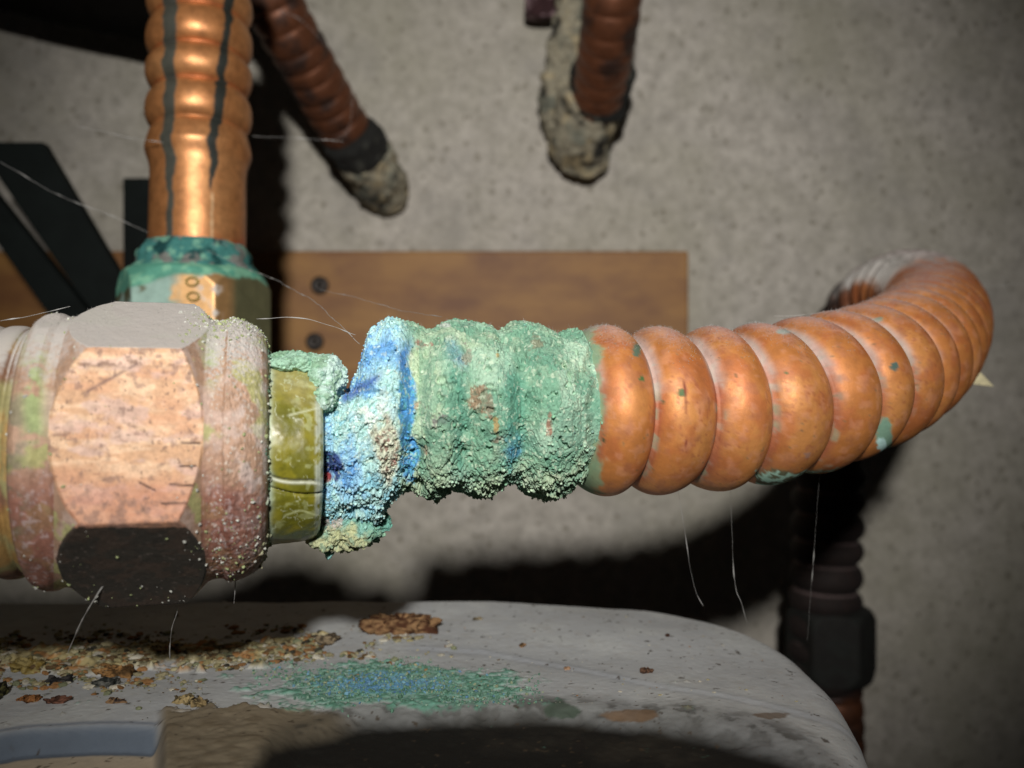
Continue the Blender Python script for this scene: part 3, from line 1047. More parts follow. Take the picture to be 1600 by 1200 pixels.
def r_crust(s, th, path):
    ct, st = np.cos(th), np.sin(th)
    # blend radii: top at th=0, bottom at pi; front and back by sine
    e = 2.0
    tb = np.where(ct > 0, RT[:, None], RB[:, None])
    r = ((np.abs(ct) / tb) ** e + (np.abs(st) / RF[:, None]) ** e) ** (-1 / e)
    q = np.stack([KU[:, None] * 0.085 + 0 * th, st * r, ct * r], -1)
    gran = smooth(-0.3, -0.8, ct) + 0.5 * smooth(640, 600, KU)[:, None]
    end = smooth(0, 18, (910 + (fbm(np.stack([0 * th, st * 9, ct * 9], -1), 0.5, 4, 211) - 0.5) * 30) - KU[:, None])
    global QF
    QF = q
    r = r + crust_disp(q, np.clip(gran, 0, 1)) * 0.72 * (0.35 + 0.65 * end)
    r = r + np.minimum(0, end - 1) * 1.7
    # cavity by the neck (dark blue hole) and a couple of deep pits
    u = KU[:, None] + 0 * th
    z = ct * r
    frontm = (np.sin(th - math.pi) > 0) if False else 1
    py = KC[:, None] - z / KD[:, None] * FPX
    fm = (FRONTSIGN * st) > 0
    for (cx, cy, rx, ry, dep) in ((508, 716, 14, 26, 2.2), (520, 740, 12, 14, 1.8), (536, 735, 10, 10, 1.2), (600, 534, 10, 8, 1.3), (606, 560, 7, 6, 1.0), (628, 640, 9, 7, 1.1), (634, 735, 8, 7, 0.9),
                                  (545, 600, 16, 10, 1.5), (715, 668, 10, 8, 0.9), (717, 700, 9, 14, 0.8), (800, 575, 5, 5, 0.8), (655, 755, 9, 7, 1.2), (640, 690, 12, 60, 0.7),
                                  (560, 790, 10, 8, 1.3), (700, 762, 10, 8, 1.0)):
        r = r - dep * near(u, py, cx, cy, rx, ry) * fm
    return r


FRONTSIGN = 1.0


def nrm_t():
    t, u, w = frames(kpath)
    return w


FRONTSIGN = 1.0 if nrm_t()[0][1] < 0 else -1.0


QF = None


def crust_colour(px, py, q):
    """pigments by place on the crust; q = position in mm"""
    n = fbm(q, 0.28, 4, 221)
    n2 = fbm(q, 0.9, 4, 223)
    n3 = fbm(q, 2.6, 3, 225)
    j = (n - 0.5) * 60
    k = (n2 - 0.5) * 40
    X = px + j * 0.5 + k * 0.5
    Y = py + j * 0.6 + k
    c = np.zeros(px.shape + (4,))
    c[...] = (*srgb(138, 176, 144), 0)
    c = mixc(c, (*srgb(166, 194, 158), 0), smooth(0.48, 0.62, n) * 0.85)
    c = mixc(c, (*srgb(104, 166, 134), 0), smooth(0.46, 0.6, fbm(q, 0.35, 4, 227)) * 0.7)
    c = mixc(c, (*srgb(172, 208, 180), 0), smooth(0.5, 0.62, fbm(q, 0.22, 4, 228)) * 0.6)
    # greener valleys
    for vx in (718, 800):
        c = mixc(c, (*srgb(72, 152, 128), 0), np.exp(-((X - vx) / 15) ** 2) * smooth(540, 600, Y) * 0.8)
        c = mixc(c, (*srgb(150, 205, 190), 0), np.exp(-((X - vx) / 15) ** 2) * smooth(720, 760, Y) * 0.8)
    c = mixc(c, (*srgb(60, 140, 180), 0), near(X, Y, 802, 700, 16, 22) * 0.9)
    c = mixc(c, (*srgb(100, 150, 190), 0), near(X, Y, 708, 550, 10, 14) * 0.7)
    # pale upper left of the second ring
    c = mixc(c, (*srgb(196, 212, 172), 0), near(X, Y, 648, 585, 22, 60) * 0.9)
    c = mixc(c, (*srgb(178, 204, 160), 0), near(X, Y, 668, 620, 26, 60) * 0.7)
    # yellowish grit on the undersides
    c = mixc(c, (*srgb(176, 194, 156), 0), smooth(715, 765, Y) * 0.6 * (px > 640))
    # minty white zone
    m = smooth(640, 612, X)
    c = mixc(c, (*srgb(176, 222, 218), 0), m)
    c = mixc(c, (*srgb(128, 196, 214), 0), m * smooth(0.46, 0.56, n2) * 0.85)
    c = mixc(c, (*srgb(222, 238, 228), 0), np.clip(m * near(X, Y, 582, 650, 34, 46) * 1.1, 0, 1) * smooth(0.36, 0.5, n2))
    # blue zones
    blue = np.maximum.reduce([near(X, Y, 600, 545, 38, 36) * 1.1, near(X, Y, 572, 562, 26, 30), near(X, Y, 505, 660, 18, 70) * 0.75, near(X, Y, 540, 735, 26, 55) * 1.0,
                              near(X, Y, 560, 600, 30, 13) * 1.1, near(X, Y, 505, 770, 14, 16), near(X, Y, 570, 790, 30, 14) * 0.6])
    c = mixc(c, (*srgb(150, 206, 236), 0), smooth(0.25, 0.6, blue + (n2 - 0.5) * 0.8) * m)
    c = mixc(c, (*srgb(84, 160, 222), 0), smooth(0.6, 1.0, blue + (n2 - 0.5) * 0.9) * m * 0.85)
    stripe = np.exp(-((X - 638 - (py - 600) * 0.02) / 13) ** 2) * smooth(520, 600, Y) * smooth(775, 735, Y)
    c = mixc(c, (*srgb(66, 150, 208), 0), smooth(0.3, 0.7, stripe + (n2 - 0.5) * 0.5))
    c = mixc(c, (*srgb(96, 196, 214), 0), smooth(0.3, 0.7, stripe) * smooth(0.52, 0.6, n3) * 0.8)
    c = mixc(c, (*srgb(66, 134, 200), 0), near(X, Y, 632, 560, 9, 30) * 1.2)
    # deep blue slab edge near the notch
    yl = 622 - (px - 535) * 0.62
    c = mixc(c, (*srgb(80, 124, 190), 0), np.exp(-((py - yl - 2 + k * 0.15) / 8) ** 2) * smooth(530, 540, px) * smooth(606, 580, px) * 1.1)
    # hole
    c = mixc(c, (*srgb(34, 62, 132), 0), smooth(0.35, 0.6, near(X, Y, 512, 722, 20, 26)) * 0.95)
    c = mixc(c, (*srgb(150, 50, 56), 0), smooth(0.4, 0.6, near(px, py, 508, 746, 12, 10) + (n2 - 0.5) * 0.4))
    # beige/brown worn patch
    br = near(X, Y, 605, 702, 20, 52)
    c = mixc(c, (*srgb(206, 206, 176), 0), smooth(0.2, 0.6, br) * 0.9)
    c = mixc(c, (*srgb(158, 112, 96), 0), smooth(0.35, 0.7, br) * smooth(0.50, 0.56, n3) * 0.9)
    # copper showing through
    for (cx, cy, rx, ry, col) in ((662, 538, 10, 6, (164, 110, 96)), (752, 625, 16, 20, (158, 122, 92)), (766, 632, 6, 18, (166, 92, 70)), (775, 668, 6, 16, (188, 150, 80)),
                                  (776, 688, 7, 7, (172, 86, 70)), (690, 660, 14, 12, (120, 110, 110)), (859, 662, 5, 19, (158, 100, 76)), (838, 540, 10, 16, (158, 108, 76)),
                                  (728, 560, 7, 20, (150, 150, 130)), (664, 704, 6, 6, (168, 104, 84)), (778, 548, 4, 8, (186, 156, 80)), (690, 508, 20, 4, (190, 200, 190)), (655, 635, 10, 8, (178, 150, 120))):
        c = mixc(c, (*srgb(*col), 0), smooth(0.45, 0.8, near(px, py, cx, cy, rx * 1.2, ry * 1.2) + (n2 - 0.5) * 2.2 + (n3 - 0.5) * 0.8) * smooth(0.05, 0.3, near(px, py, cx, cy, rx * 1.2, ry * 1.2)) * 0.85)
    c = mixc(c, (*srgb(90, 148, 122), 0), smooth(0.505, 0.48, fbm(QF, 0.38, 4, 215)) * 0.5 * (px > 655))
    # crevices hold darker verdigris mineral
    c = mixc(c, (*srgb(64, 124, 104), 0), smooth(0.60, 0.70, n3) * 0.4)
    c = mixc(c, (*srgb(214, 226, 196), 0), smooth(0.62, 0.70, fbm(q, 2.2, 3, 229)) * 0.45)
    lum = (c[..., :3] * np.array([0.3, 0.55, 0.15])).sum(-1, keepdims=True)
    c[..., :3] = np.clip((c[..., :3] * 0.86 + lum * 0.14) * 1.12 + 0.01, 0, 0.92)
    return c


def col_crust(pts, s, th, r):
    px, py = proj(pts)
    return crust_colour(px, py, pts)


crust = polar_body('corrosion_crust', kpath, 820, r_crust, M_crust, mt, col_crust, straight=(0.9633, 0.12, 0.0))


# ---- lumps of corrosion stuck on: ellipsoid with displacement
def lump(name, c, rad, parent, seed, colfn, mat=M_crust, amp=1.0, n=150, m=200, mod=None):
    a = np.linspace(0.001, math.pi - 0.001, n)
    b = np.linspace(0, 2 * math.pi, m, endpoint=False)
    A, B = np.meshgrid(a, b, indexing='ij')
    d = np.stack([np.cos(A), np.sin(A) * np.cos(B), np.sin(A) * np.sin(B)], -1)
    if mod is not None:
        rad = mod(d, np.array(rad))
    p = d * rad
    q = p + np.array(c)
    disp = (fbm(q, 0.35, 3, seed) - 0.5) * 2.2 + (fbm(q, 1.2, 3, seed + 1) - 0.5) * 1.5 + (vnoise(q, 3.4, seed + 2) - 0.5) * 0.7 + (vnoise(q, 6, seed + 3) - 0.5) * 0.3
    q = q + d * (disp * amp)[..., None]
    return grid_obj(name, q, mat, parent, col=colfn(q), flip=False)


def col_low(q):
    px, py = proj(q)
    n2 = fbm(q, 0.9, 4, 241)
    c = np.zeros(px.shape + (4,))
    c[...] = (*srgb(150, 200, 186), 0)
    c = mixc(c, (*srgb(118, 184, 212), 0), smooth(800, 780, py + (n2 - 0.5) * 40))
    c = mixc(c, (*srgb(196, 176, 170), 0), smooth(0.4, 0.6, near(px, py, 515, 812, 26, 18) + (n2 - 0.5)) * 0.8)
    c = mixc(c, (*srgb(206, 206, 158), 0), smooth(815, 835, py + (n2 - 0.5) * 50 - np.abs(px - 550) * 0.2) * 0.9)
    c = mixc(c, (*srgb(120, 160, 140), 0), smooth(0.56, 0.66, fbm(q, 2.4, 3, 243)) * 0.6)
    c = mixc(c, (*srgb(112, 178, 160), 0), smooth(565, 590, px) * 0.7)
    return c


def col_up(q):
    px, py = proj(q)
    n2 = fbm(q, 0.9, 4, 251)
    c = np.zeros(px.shape + (4,))
    c[...] = (*srgb(168, 206, 180), 0)
    c = mixc(c, (*srgb(206, 232, 220), 0), smooth(480, 515, px + (n2 - 0.5) * 50))
    c = mixc(c, (*srgb(138, 176, 140), 0), smooth(0.5, 0.62, fbm(q, 0.6, 4, 253)) * 0.7)
    c = mixc(c, (*srgb(90, 150, 118), 0), smooth(0.62, 0.7, fbm(q, 2.4, 3, 255)) * 0.6)
    return c


ft_crust = ft
lump('corrosion_lump', P(545, 818, 111.5), (4.4, 5.2, 3.3), mt, 261, col_low)
lump('corrosion_lump', P(515, 835, 110.8), (2.2, 3.4, 1.7), mt, 263, col_low, n=90, m=120)
lump('corrosion_lump', P(592, 815, 112), (1.4, 1.8, 1.2), mt, 265, col_low, amp=0.6, n=60, m=80)
# sheet of pale crust bridging over the sleeve
lump('corrosion_flap', P(468, 570, 108.5), (4.4, 6.5, 1.5), ft, 271, col_up, amp=0.6)
lump('corrosion_flap', P(510, 592, 106.5), (2.3, 4.6, 2.7), ft, 273, col_up, amp=0.55, n=110, m=140)
lump('corrosion_flap', P(508, 622, 102.8), (1.4, 2.2, 1.7), ft, 277, col_up, amp=0.5, n=80, m=100)

# inner broken neck, dark, inside the crust
# crumbly rim where the fitting meets the sleeve
rpx = np.linspace(401, 423, 70)
rpath = np.array([axisP(p) for p in rpx])


def r_rim(s, th, path):
    u = rpx[:, None]
    b = np.interp(u, [401, 404, 409, 415, 420, 423], [12.6, 13.7, 13.75, 12.7, 11.5, 10.6]) + 0 * th
    q = np.stack([u * 0.08 + 0 * th, np.sin(th) * 14 + 0 * u, np.cos(th) * 14 + 0 * u], -1)
    low = smooth(-0.2, -0.9, np.cos(th))
    return b - 0.1 + (fbm(q, 0.9, 4, 281) - 0.5) * (1.3 + 1.2 * low) + (vnoise(q, 3.5, 283) - 0.5) * (0.7 + 0.5 * low) - 0.25


def col_rim(pts, s, th, r):
    c = np.zeros(pts.shape[:2] + (4,))
    px, py = proj(pts)
    n = fbm(pts, 1.2, 4, 285)
    c[...] = (*srgb(168, 178, 158), 0)
    c = mixc(c, (*srgb(96, 132, 108), 0), smooth(0.45, 0.55, n))
    c = mixc(c, (*srgb(206, 206, 186), 0), smooth(0.55, 0.62, fbm(pts, 1.8, 3, 287)) * 0.8)
    c = mixc(c, (*srgb(188, 160, 154), 0), smooth(412, 404, px) * 0.7)
    c = mixc(c, (*srgb(210, 204, 160), 0), smooth(800, 830, py) * 0.5)
    return c


polar_body('crusted_rim', rpath, 620, r_rim, M_crust, ft, col_rim)

# ---- granules: thousands of crumbs on the crust
ICO = None


def crumbs(name, pos, nrm, size, colr, parent, mat=M_grain, flat=False, kind='stuff', soft=False, **kw):
    """pos (k,3), size (k,), joined low-poly crumbs"""
    base = np.array([[0, 0, 1], [0.89, 0, 0.45], [0.28, 0.85, 0.45], [-0.72, 0.53, 0.45], [-0.72, -0.53, 0.45], [0.28, -0.85, 0.45],
                     [0.72, 0.53, -0.45], [-0.28, 0.85, -0.45], [-0.89, 0, -0.45], [-0.28, -0.85, -0.45], [0.72, -0.53, -0.45], [0, 0, -1]])
    tri = np.array([[0, 1, 2], [0, 2, 3], [0, 3, 4], [0, 4, 5], [0, 5, 1], [1, 6, 2], [2, 7, 3], [3, 8, 4], [4, 9, 5], [5, 10, 1],
                    [6, 7, 2], [7, 8, 3], [8, 9, 4], [9, 10, 5], [10, 6, 1], [11, 7, 6], [11, 8, 7], [11, 9, 8], [11, 10, 9], [11, 6, 10]])
    k = len(pos)
    # random rotations
    qn = rng.normal(size=(k, 4))
    qn /= np.linalg.norm(qn, axis=1)[:, None]
    w, x, y, z = qn.T
    R = np.stack([np.stack([1 - 2 * (y * y + z * z), 2 * (x * y - z * w), 2 * (x * z + y * w)], -1),
                  np.stack([2 * (x * y + z * w), 1 - 2 * (x * x + z * z), 2 * (y * z - x * w)], -1),
                  np.stack([2 * (x * z - y * w), 2 * (y * z + x * w), 1 - 2 * (x * x + y * y)], -1)], 1)
    sh = rng.uniform(0.5, 1.3, (k, 1, 3))
    v = base[None] * sh * rng.uniform(0.75, 1.2, (k, 12, 1))
    v = np.einsum('kij,kvj->kvi', R, v)
    if flat:
        v[..., 2] *= 0.45
    v = v * size[:, None, None] + pos[:, None, :]
    f = (tri[None] + (np.arange(k) * 12)[:, None, None]).reshape(-1, 3)
    col = np.repeat(colr[:, None, :], 12, 1)
    return link(name, raw_mesh(name, v.reshape(-1, 3), None, f, smooth_shade=soft, col=col), mat, parent, kind=kind, **kw)


def verts_of(o):
    me = o.data
    a = np.empty(len(me.vertices) * 3, np.float32)
    me.vertices.foreach_get('co', a)
    b = np.empty(len(me.vertices) * 3, np.float32)
    me.vertices.foreach_get('normal', b)
    c = np.empty(len(me.vertices) * 4, np.float32)
    me.color_attributes['Pig'].data.foreach_get('color', c)
    return a.reshape(-1, 3) / S, b.reshape(-1, 3), c.reshape(-1, 4)


def scatter_on(o, k, smin, smax, weight=None, seed=1, lift=0.3, jit=0.15):
    v, nn, c = verts_of(o)
    g = np.random.default_rng(seed)
    ok = v[:, 1] < (v[:, 1].mean() + 4)
    w = ok.astype(float)
    if weight is not None:
        w = w * weight(v, nn)
    idx = g.choice(len(v), k, p=w / w.sum())
    sz = g.uniform(0, 1, k) ** 2.5 * (smax - smin) + smin
    pos = v[idx] + nn[idx] * (sz * lift)[:, None] + g.normal(size=(k, 3)) * 0.05
    col = np.clip(c[idx] * (1 + g.normal(size=(k, 1)) * jit) + g.normal(size=(k, 4)) * 0.012, 0.01, 0.9)
    col[:, 3] = 0
    return pos, sz, col


pos, sz, cc = scatter_on(crust, 9000, 0.05, 0.26, lambda v, n: 0.12 + 1.6 * (n[:, 2] < -0.45) + 0.9 * (v[:, 0] < P(640, 0, 115)[0]), 3)
crumbs('crust_granules', pos, None, sz, cc, mt, soft=True)
for k, o in enumerate([x for x in bpy.data.objects if x.name.startswith('corrosion_lump')]):
    n_ = (1500, 500, 250)[k] if k < 3 else 200
    pos, sz, cc = scatter_on(o, n_, 0.07, 0.34, lambda v, n: 0.3 + 1.0 * (n[:, 2] < 0), 13 + k)
    crumbs('lump_granules', pos, None, sz, cc, o)
for k, o in enumerate([x for x in bpy.data.objects if x.name.startswith('corrosion_flap')]):
    pos, sz, cc = scatter_on(o, 350, 0.08, 0.3, None, 23 + k)
    crumbs('flap_granules', pos, None, sz, cc, o)
rim = bpy.data.objects['crusted_rim']
pos, sz, cc = scatter_on(rim, 1100, 0.08, 0.32, lambda v, n: 0.5 + 1.2 * (v[:, 2] < -16), 31)
crumbs('rim_granules', pos, None, sz, cc, ft)
# grit stuck to the nut: greenish at the upper right shoulder, pale specks along the lower edge
v, nn, c_ = verts_of(nut)
px, py = proj(v)
g = np.random.default_rng(5)
wt = 3.0 * near(px, py, 360, 505, 50, 25) + 0.25 * (px > 345) + 0.9 * near(px, py, 200, 938, 120, 6) + 1.2 * near(px, py, 350, 850, 50, 30) + 0.06
wt = wt * (v[:, 1] < 118)
idx = g.choice(len(v), 1500, p=wt / wt.sum())
sz = g.uniform(0, 1, 1500) ** 3 * 0.2 + 0.05
cc = np.where((g.uniform(size=1500) < 0.5)[:, None], np.array([*srgb(206, 206, 196), 0]), np.array([*srgb(170, 180, 130), 0]))
cc = cc * g.uniform(0.6, 1.1, (1500, 1))
crumbs('grit', v[idx] + nn[idx] * 0.04, None, sz, cc, ft)
# one crumb hanging under the lump
pos = np.array([P(513, 868, 110.3), P(519, 866, 110.4), P(509, 864, 110.2), P(514, 861, 110.3), P(604, 787, 112), P(612, 780, 112.4), P(600, 781, 112)]) 
crumbs('hanging_crumbs', pos, None, np.array([0.5, 0.35, 0.35, 0.4, 0.45, 0.4, 0.4]), np.tile(np.array([*srgb(150, 205, 200), 0]), (7, 1)), mt)

# ------------------------------------------------------------------ the grey cover below
ZT = -41.0
BACK = 167.0


def cover_height(X, Y):
    """returns height of the cover's skin and masks"""
    # signed distance to the outline (rounded rectangle right/back corner)
    R = 34.0
    xr, yb = 45.5, BACK + 3
    X = X + 5.5 * np.clip((124 - Y) / 28, 0, 3) ** 1.6 * smooth(20, 40, X)
    dx = X - (xr - R)
    dy = Y - (yb - R)
    d_in = R - np.sqrt(np.maximum(dx, 0) ** 2 + np.maximum(dy, 0) ** 2) + 0.0
    d_in = np.where((dx <= 0) & (dy <= 0), np.minimum(-dx, -dy) + R, d_in)
    rr = 4.5
    t = np.clip(d_in / rr, 0, 1)
    z = ZT - rr * (1 - np.sqrt(np.clip(1 - (1 - t) ** 2, 0, 1)))
    z = z - 1.6 * (1 - np.clip(d_in / 26, 0, 1)) ** 2 * smooth(-10, 30, X) - np.clip(-d_in, 0, 3) * 30
    z = z + (fbm(np.stack([X, Y, 0 * X], -1), 0.05, 2, 301) - 0.5) * 1.6
    return z, d_in


def make_cover():
    xs = np.concatenate([np.linspace(-150, -78, 40), np.linspace(-77.6, 46, 520)])
    ys = np.linspace(60, 170, 500)
    X, Y = np.meshgrid(xs, ys)
    z, d_in = cover_height(X, Y)
    pn = np.stack([X, Y, 0 * X], -1)
    n = fbm(pn, 0.12, 4, 303)
    n2 = fbm(pn, 0.6, 4, 305)
    n3 = fbm(pn, 1.8, 3, 307)
    px0 = 800 + X / Y * FPX
    c = np.zeros(X.shape + (4,))
    c[...] = (*srgb(186, 188, 188), 0)
    c = mixc(c, (*srgb(194, 196, 194), 0), smooth(0.42, 0.62, n))
    c = mixc(c, (*srgb(180, 179, 175), 0), smooth(0.55, 0.7, n2) * 0.5)
    # shallow embossed step sweeping across the top
    yl = np.interp(X, [-40, -20, -5, 8, 20, 45], [138, 139, 137.5, 130, 121, 108]) 
    st = smooth(yl + 0.8, yl - 0.8, Y) * smooth(-22, -12, X)
    z = z - 0.25 * st
    c = mixc(c, (*srgb(122, 126, 136), 0), np.exp(-((Y - yl) / 1.6) ** 2) * smooth(-22, -12, X) * 0.4)
    # front lip at the left and the pale ledge below it
    yf = 105.0 + 1.2 * np.exp(-((px0 - 180) / 120) ** 2) - 2.6 * smooth(60, -60, px0)
    left = smooth(262, 236, px0)
    drop = smooth(yf, yf - 1.4, Y)
    z = z - left * drop * 2.7
    c = mixc(c, (*srgb(96, 106, 118), 0.5), left * smooth(yf + 0.5, yf - 0.5, Y))
    c = mixc(c, (*srgb(128, 136, 150), 0.5), left * np.exp(-((Y - yf - 0.6) / 0.5) ** 2) * 0.8)
    yl2 = yf - 2.2
    c = mixc(c, (*srgb(120, 130, 142), 0.5), left * np.exp(-((Y - yl2 - 0.5) / 0.4) ** 2) * 0.8)
    c = mixc(c, (*srgb(196, 180, 156), 0), left * smooth(yl2 + 0.2, yl2 - 0.5, Y))
    # tan grime hump next to it
    hx = smooth(240, 262, px0)
    edge = 110 + (n2 - 0.5) * 5 + 1.0 * np.sin(px0 / 60)
    tan = hx * smooth(edge + 1, edge - 1, Y) * smooth(620, 480, px0 + (n - 0.5) * 160)
    z = z + tan * (1.3 + (n - 0.5) * 1.6 + (n2 - 0.5) * 0.5) * smooth(470, 400, px0)
    c = mixc(c, (*srgb(136, 122, 98), 0), tan * 0.95)
    c = mixc(c, (*srgb(108, 94, 72), 0), tan * smooth(0.48, 0.68, n2) * 0.5)
    # lens barrel's shadow painted across the front, the skin slightly sunken there
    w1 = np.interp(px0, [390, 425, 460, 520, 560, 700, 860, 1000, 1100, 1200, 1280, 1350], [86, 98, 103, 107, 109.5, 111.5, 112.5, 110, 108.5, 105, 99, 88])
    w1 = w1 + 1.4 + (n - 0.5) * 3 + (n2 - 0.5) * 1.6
    front_shadow = smooth(w1 + 1.5, w1 - 3.5 - 3 * smooth(900, 1200, px0), Y)
    z = z - front_shadow * 1.6 * smooth(-32, -20, X) * smooth(45, 36, X) - front_shadow * (n2 - 0.5) * 0.8
    c = mixc(c, (*srgb(26, 24, 20), 0), front_shadow * 1.0)
    c = mixc(c, (*srgb(44, 40, 33), 0), front_shadow * smooth(0.5, 0.7, n))
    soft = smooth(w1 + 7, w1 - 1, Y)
    c = mixc(c, (*srgb(60, 58, 52), 0), soft * (1 - front_shadow) * (0.55 + 0.4 * smooth(0.45, 0.6, n2)) * (px0 > 380))
    # green spill
    cx, cy = P(612, 1072, 0)[0] if False else 0, 0
    pxx = 800 + X / Y * FPX
    pyy = 600 - z / Y * FPX
    sp = near(pxx, pyy, 590, 1070, 200, 36) + 0.35 * near(pxx, pyy, 760, 1075, 110, 26) + (n - 0.5) * 0.7 + (n2 - 0.5) * 0.8
    sp = sp + (n3 - 0.5) * 0.5 + (fbm(pn, 0.35, 4, 335) - 0.5) * 0.8
    spm = smooth(0.36, 0.7, sp) * (pyy > 1015) * (0.72 + 0.28 * smooth(0.4, 0.55, n3))
    z = z + spm * (0.2 + (n2 - 0.3) * 0.9 + (n3 - 0.5) * 0.6) * 0.6
    c = mixc(c, (*srgb(118, 172, 152), 0), spm)
    c = mixc(c, (*srgb(80, 124, 100), 0), spm * smooth(0.5, 0.62, n3) * 0.7)
    bl = near(pxx, pyy, 595, 1070, 110, 20) + (n2 - 0.5) * 1.1
    c = mixc(c, (*srgb(120, 178, 200), 0), spm * smooth(0.45, 0.8, bl))
    c = mixc(c, (*srgb(104, 160, 206), 0), spm * smooth(0.7, 1.0, bl))
    # matted litter at the left
    lm = np.exp(-((pyy - 1030 + smooth(200, 560, pxx) * 22) / 24) ** 2) * smooth(600, 420, pxx) * (pyy < 1085)
    lit = smooth(0.34, 0.52, lm * 0.75 + (n - 0.5) * 0.8 + (n2 - 0.5) * 0.9)
    z = z + lit * (0.2 + np.clip(n2 - 0.35, 0, 1) * 2.2 + (n3 - 0.5) * 0.45)
    c = mixc(c, (*srgb(170, 156, 112), 0), lit)
    c = mixc(c, (*srgb(86, 82, 62), 0), lit * smooth(0.45, 0.58, fbm(pn, 0.8, 4, 331)) * 0.85)
    c = mixc(c, (*srgb(176, 122, 70), 0), lit * smooth(0.55, 0.64, fbm(pn, 0.5, 4, 333)) * 0.8)
    c = mixc(c, (*srgb(206, 200, 168), 0), lit * smooth(0.6, 0.68, n3) * 0.7)
    # brown stain patches
    for (a, b_, rx, ry, colr) in ((985, 1118, 50, 12, (120, 96, 72)), (880, 1110, 30, 16, (70, 84, 70)), (905, 1165, 14, 14, (30, 26, 22)), (1205, 1118, 30, 6, (120, 104, 88))):
        c = mixc(c, (*srgb(*colr), 0), smooth(0.4, 0.6, near(pxx, pyy, a, b_, rx, ry) + (n2 - 0.5) * 0.8) * 0.85)
    # black speckle
    c = mixc(c, (*srgb(70, 58, 44), 0), smooth(0.71, 0.745, fbm(pn, 1.1, 3, 309)) * 0.8)
    z = z + (n3 - 0.5) * 0.12
    p = np.stack([X, Y, z], -1)
    # skirt down the far side and right side: push outer rows down
    return p, c, z


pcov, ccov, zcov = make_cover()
cov = thing('grey_cover', 'dusty grey rounded cover under the tubes, stained green below the joint, with a black shadow painted in front', 'cover', (-20, 120, -60))
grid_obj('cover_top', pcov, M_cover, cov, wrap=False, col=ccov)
# side walls following the rounded outline
R_, xr_, yb_ = 34.0, 45.5, BACK + 3
out = [(xr_ - 18, 50.0), (xr_ - 16, 60.0), (xr_ - 12.5, 78), (xr_ - 7.5, 90.0), (xr_ - 4.4, 100), (xr_ - 1.6, 110), (xr_ - 0.4, 118)] + [(xr_ - R_ + R_ * math.cos(a), yb_ - R_ + R_ * math.sin(a)) for a in np.linspace(0, math.pi / 2, 24)] + [(-30.0, yb_), (-150.0, yb_)]
out = np.array(out)
zz = np.array([-44.8, -47, -56, -80, -140])
ins = np.array([0.6, 0.1, 0, 0, 0])
side = np.stack([np.stack([out[:, 0] - 1.3 - ins[k] * 0.5, out[:, 1] - 1.3 - ins[k] * 0.5, np.full(len(out), zz[k])], -1) for k in range(5)])
sc_ = np.zeros(side.shape[:2] + (4,))
sc_[...] = (*srgb(120, 118, 118), 0)
grid_obj('cover_side', side, M_cover, cov, wrap=False, col=sc_)


def surf_z(x, y):
    xs = pcov[0, :, 0]
    ys = pcov[:, 0, 1]
    i = np.clip(np.searchsorted(ys, y), 1, len(ys) - 1)
    j = np.clip(np.searchsorted(xs, x), 1, len(xs) - 1)
    return zcov[i, j]


def on_cover(px, py):
    """the point on the cover's skin seen there"""
    z = np.full(np.shape(px), ZT)
    for _ in range(4):
        D = -FPX * z / (py - 600.0)
        x = (px - 800.0) / FPX * D
        z = surf_z(x, D)
    return np.stack([x, D, z], -1)


# loose crumbs of green spill
g = np.random.default_rng(9)
k = 4200
a = g.normal(size=k) * 115 + 615
b = g.normal(size=k) * 15 + 1068 + (a - 610) * 0.06 + 9 * np.sin(a / 37)
ok = (a > 395) & (a < 850) & (b > 1025) & (b < 1122)
a, b = a[ok], b[ok]
pos = on_cover(a, b)
sz = g.uniform(0, 1, len(a)) ** 3.5 * 0.26 + 0.04
pal = np.array([[*srgb(122, 160, 140), 0], [*srgb(98, 138, 116), 0], [*srgb(146, 176, 156), 0], [*srgb(116, 160, 180), 0], [*srgb(104, 146, 180), 0], [*srgb(150, 160, 130), 0]])
bl = np.exp(-(((a - 600) / 110) ** 2 + ((b - 1070) / 22) ** 2))
ch = np.where(g.uniform(size=len(a)) < bl * 0.5, g.integers(3, 5, len(a)), g.choice([0, 0, 1, 1, 2, 5], len(a)))
crumbs('green_spill', pos + np.array([0, 0, 0.1]), None, sz, pal[ch] * g.uniform(0.7, 1.15, (len(a), 1)), None, kind='stuff',
       label='blue-green corrosion crumbs spilt on the grey cover below the joint', cat='corrosion crumbs')

# fine litter over the left of the cover
k = 15000
a = g.uniform(-40, 720, k)
b = 1035 - 28 * np.exp(-((a - 60) / 160) ** 2) * 0 + g.normal(size=k) * 24 - smooth(200, 600, a) * 20
clump = vnoise(np.stack([a, b * 3, a * 0], -1), 0.022, 77)
ok = (b > 975) & (b < 1130) & ~((a > 380) & (b > 1036)) & (g.uniform(size=k) < smooth(0.38, 0.62, clump)) & (g.uniform(size=k) < np.interp(a, [0, 300, 500, 720], [1, 0.6, 0.7, 0.2]))
a, b = a[ok], b[ok]
pos = on_cover(a, b)
sz = g.uniform(0, 1, len(a)) ** 4 * 0.8 + 0.10
pal = np.array([[*srgb(160, 150, 110), 0], [*srgb(178, 168, 132), 0], [*srgb(158, 116, 74), 0], [*srgb(70, 68, 58), 0], [*srgb(140, 144, 112), 0], [*srgb(200, 194, 176), 0], [*srgb(110, 88, 60), 0]])
crumbs('fine_litter', pos + np.array([0, 0, 0.12]), None, sz, pal[g.choice([0, 0, 1, 1, 2, 2, 3, 4, 5, 6], len(a))] * g.uniform(0.7, 1.1, (len(a), 1)), None, flat=True, kind='stuff',
       label='yellow, orange and dark crumbs littering the left of the grey cover', cat='litter')
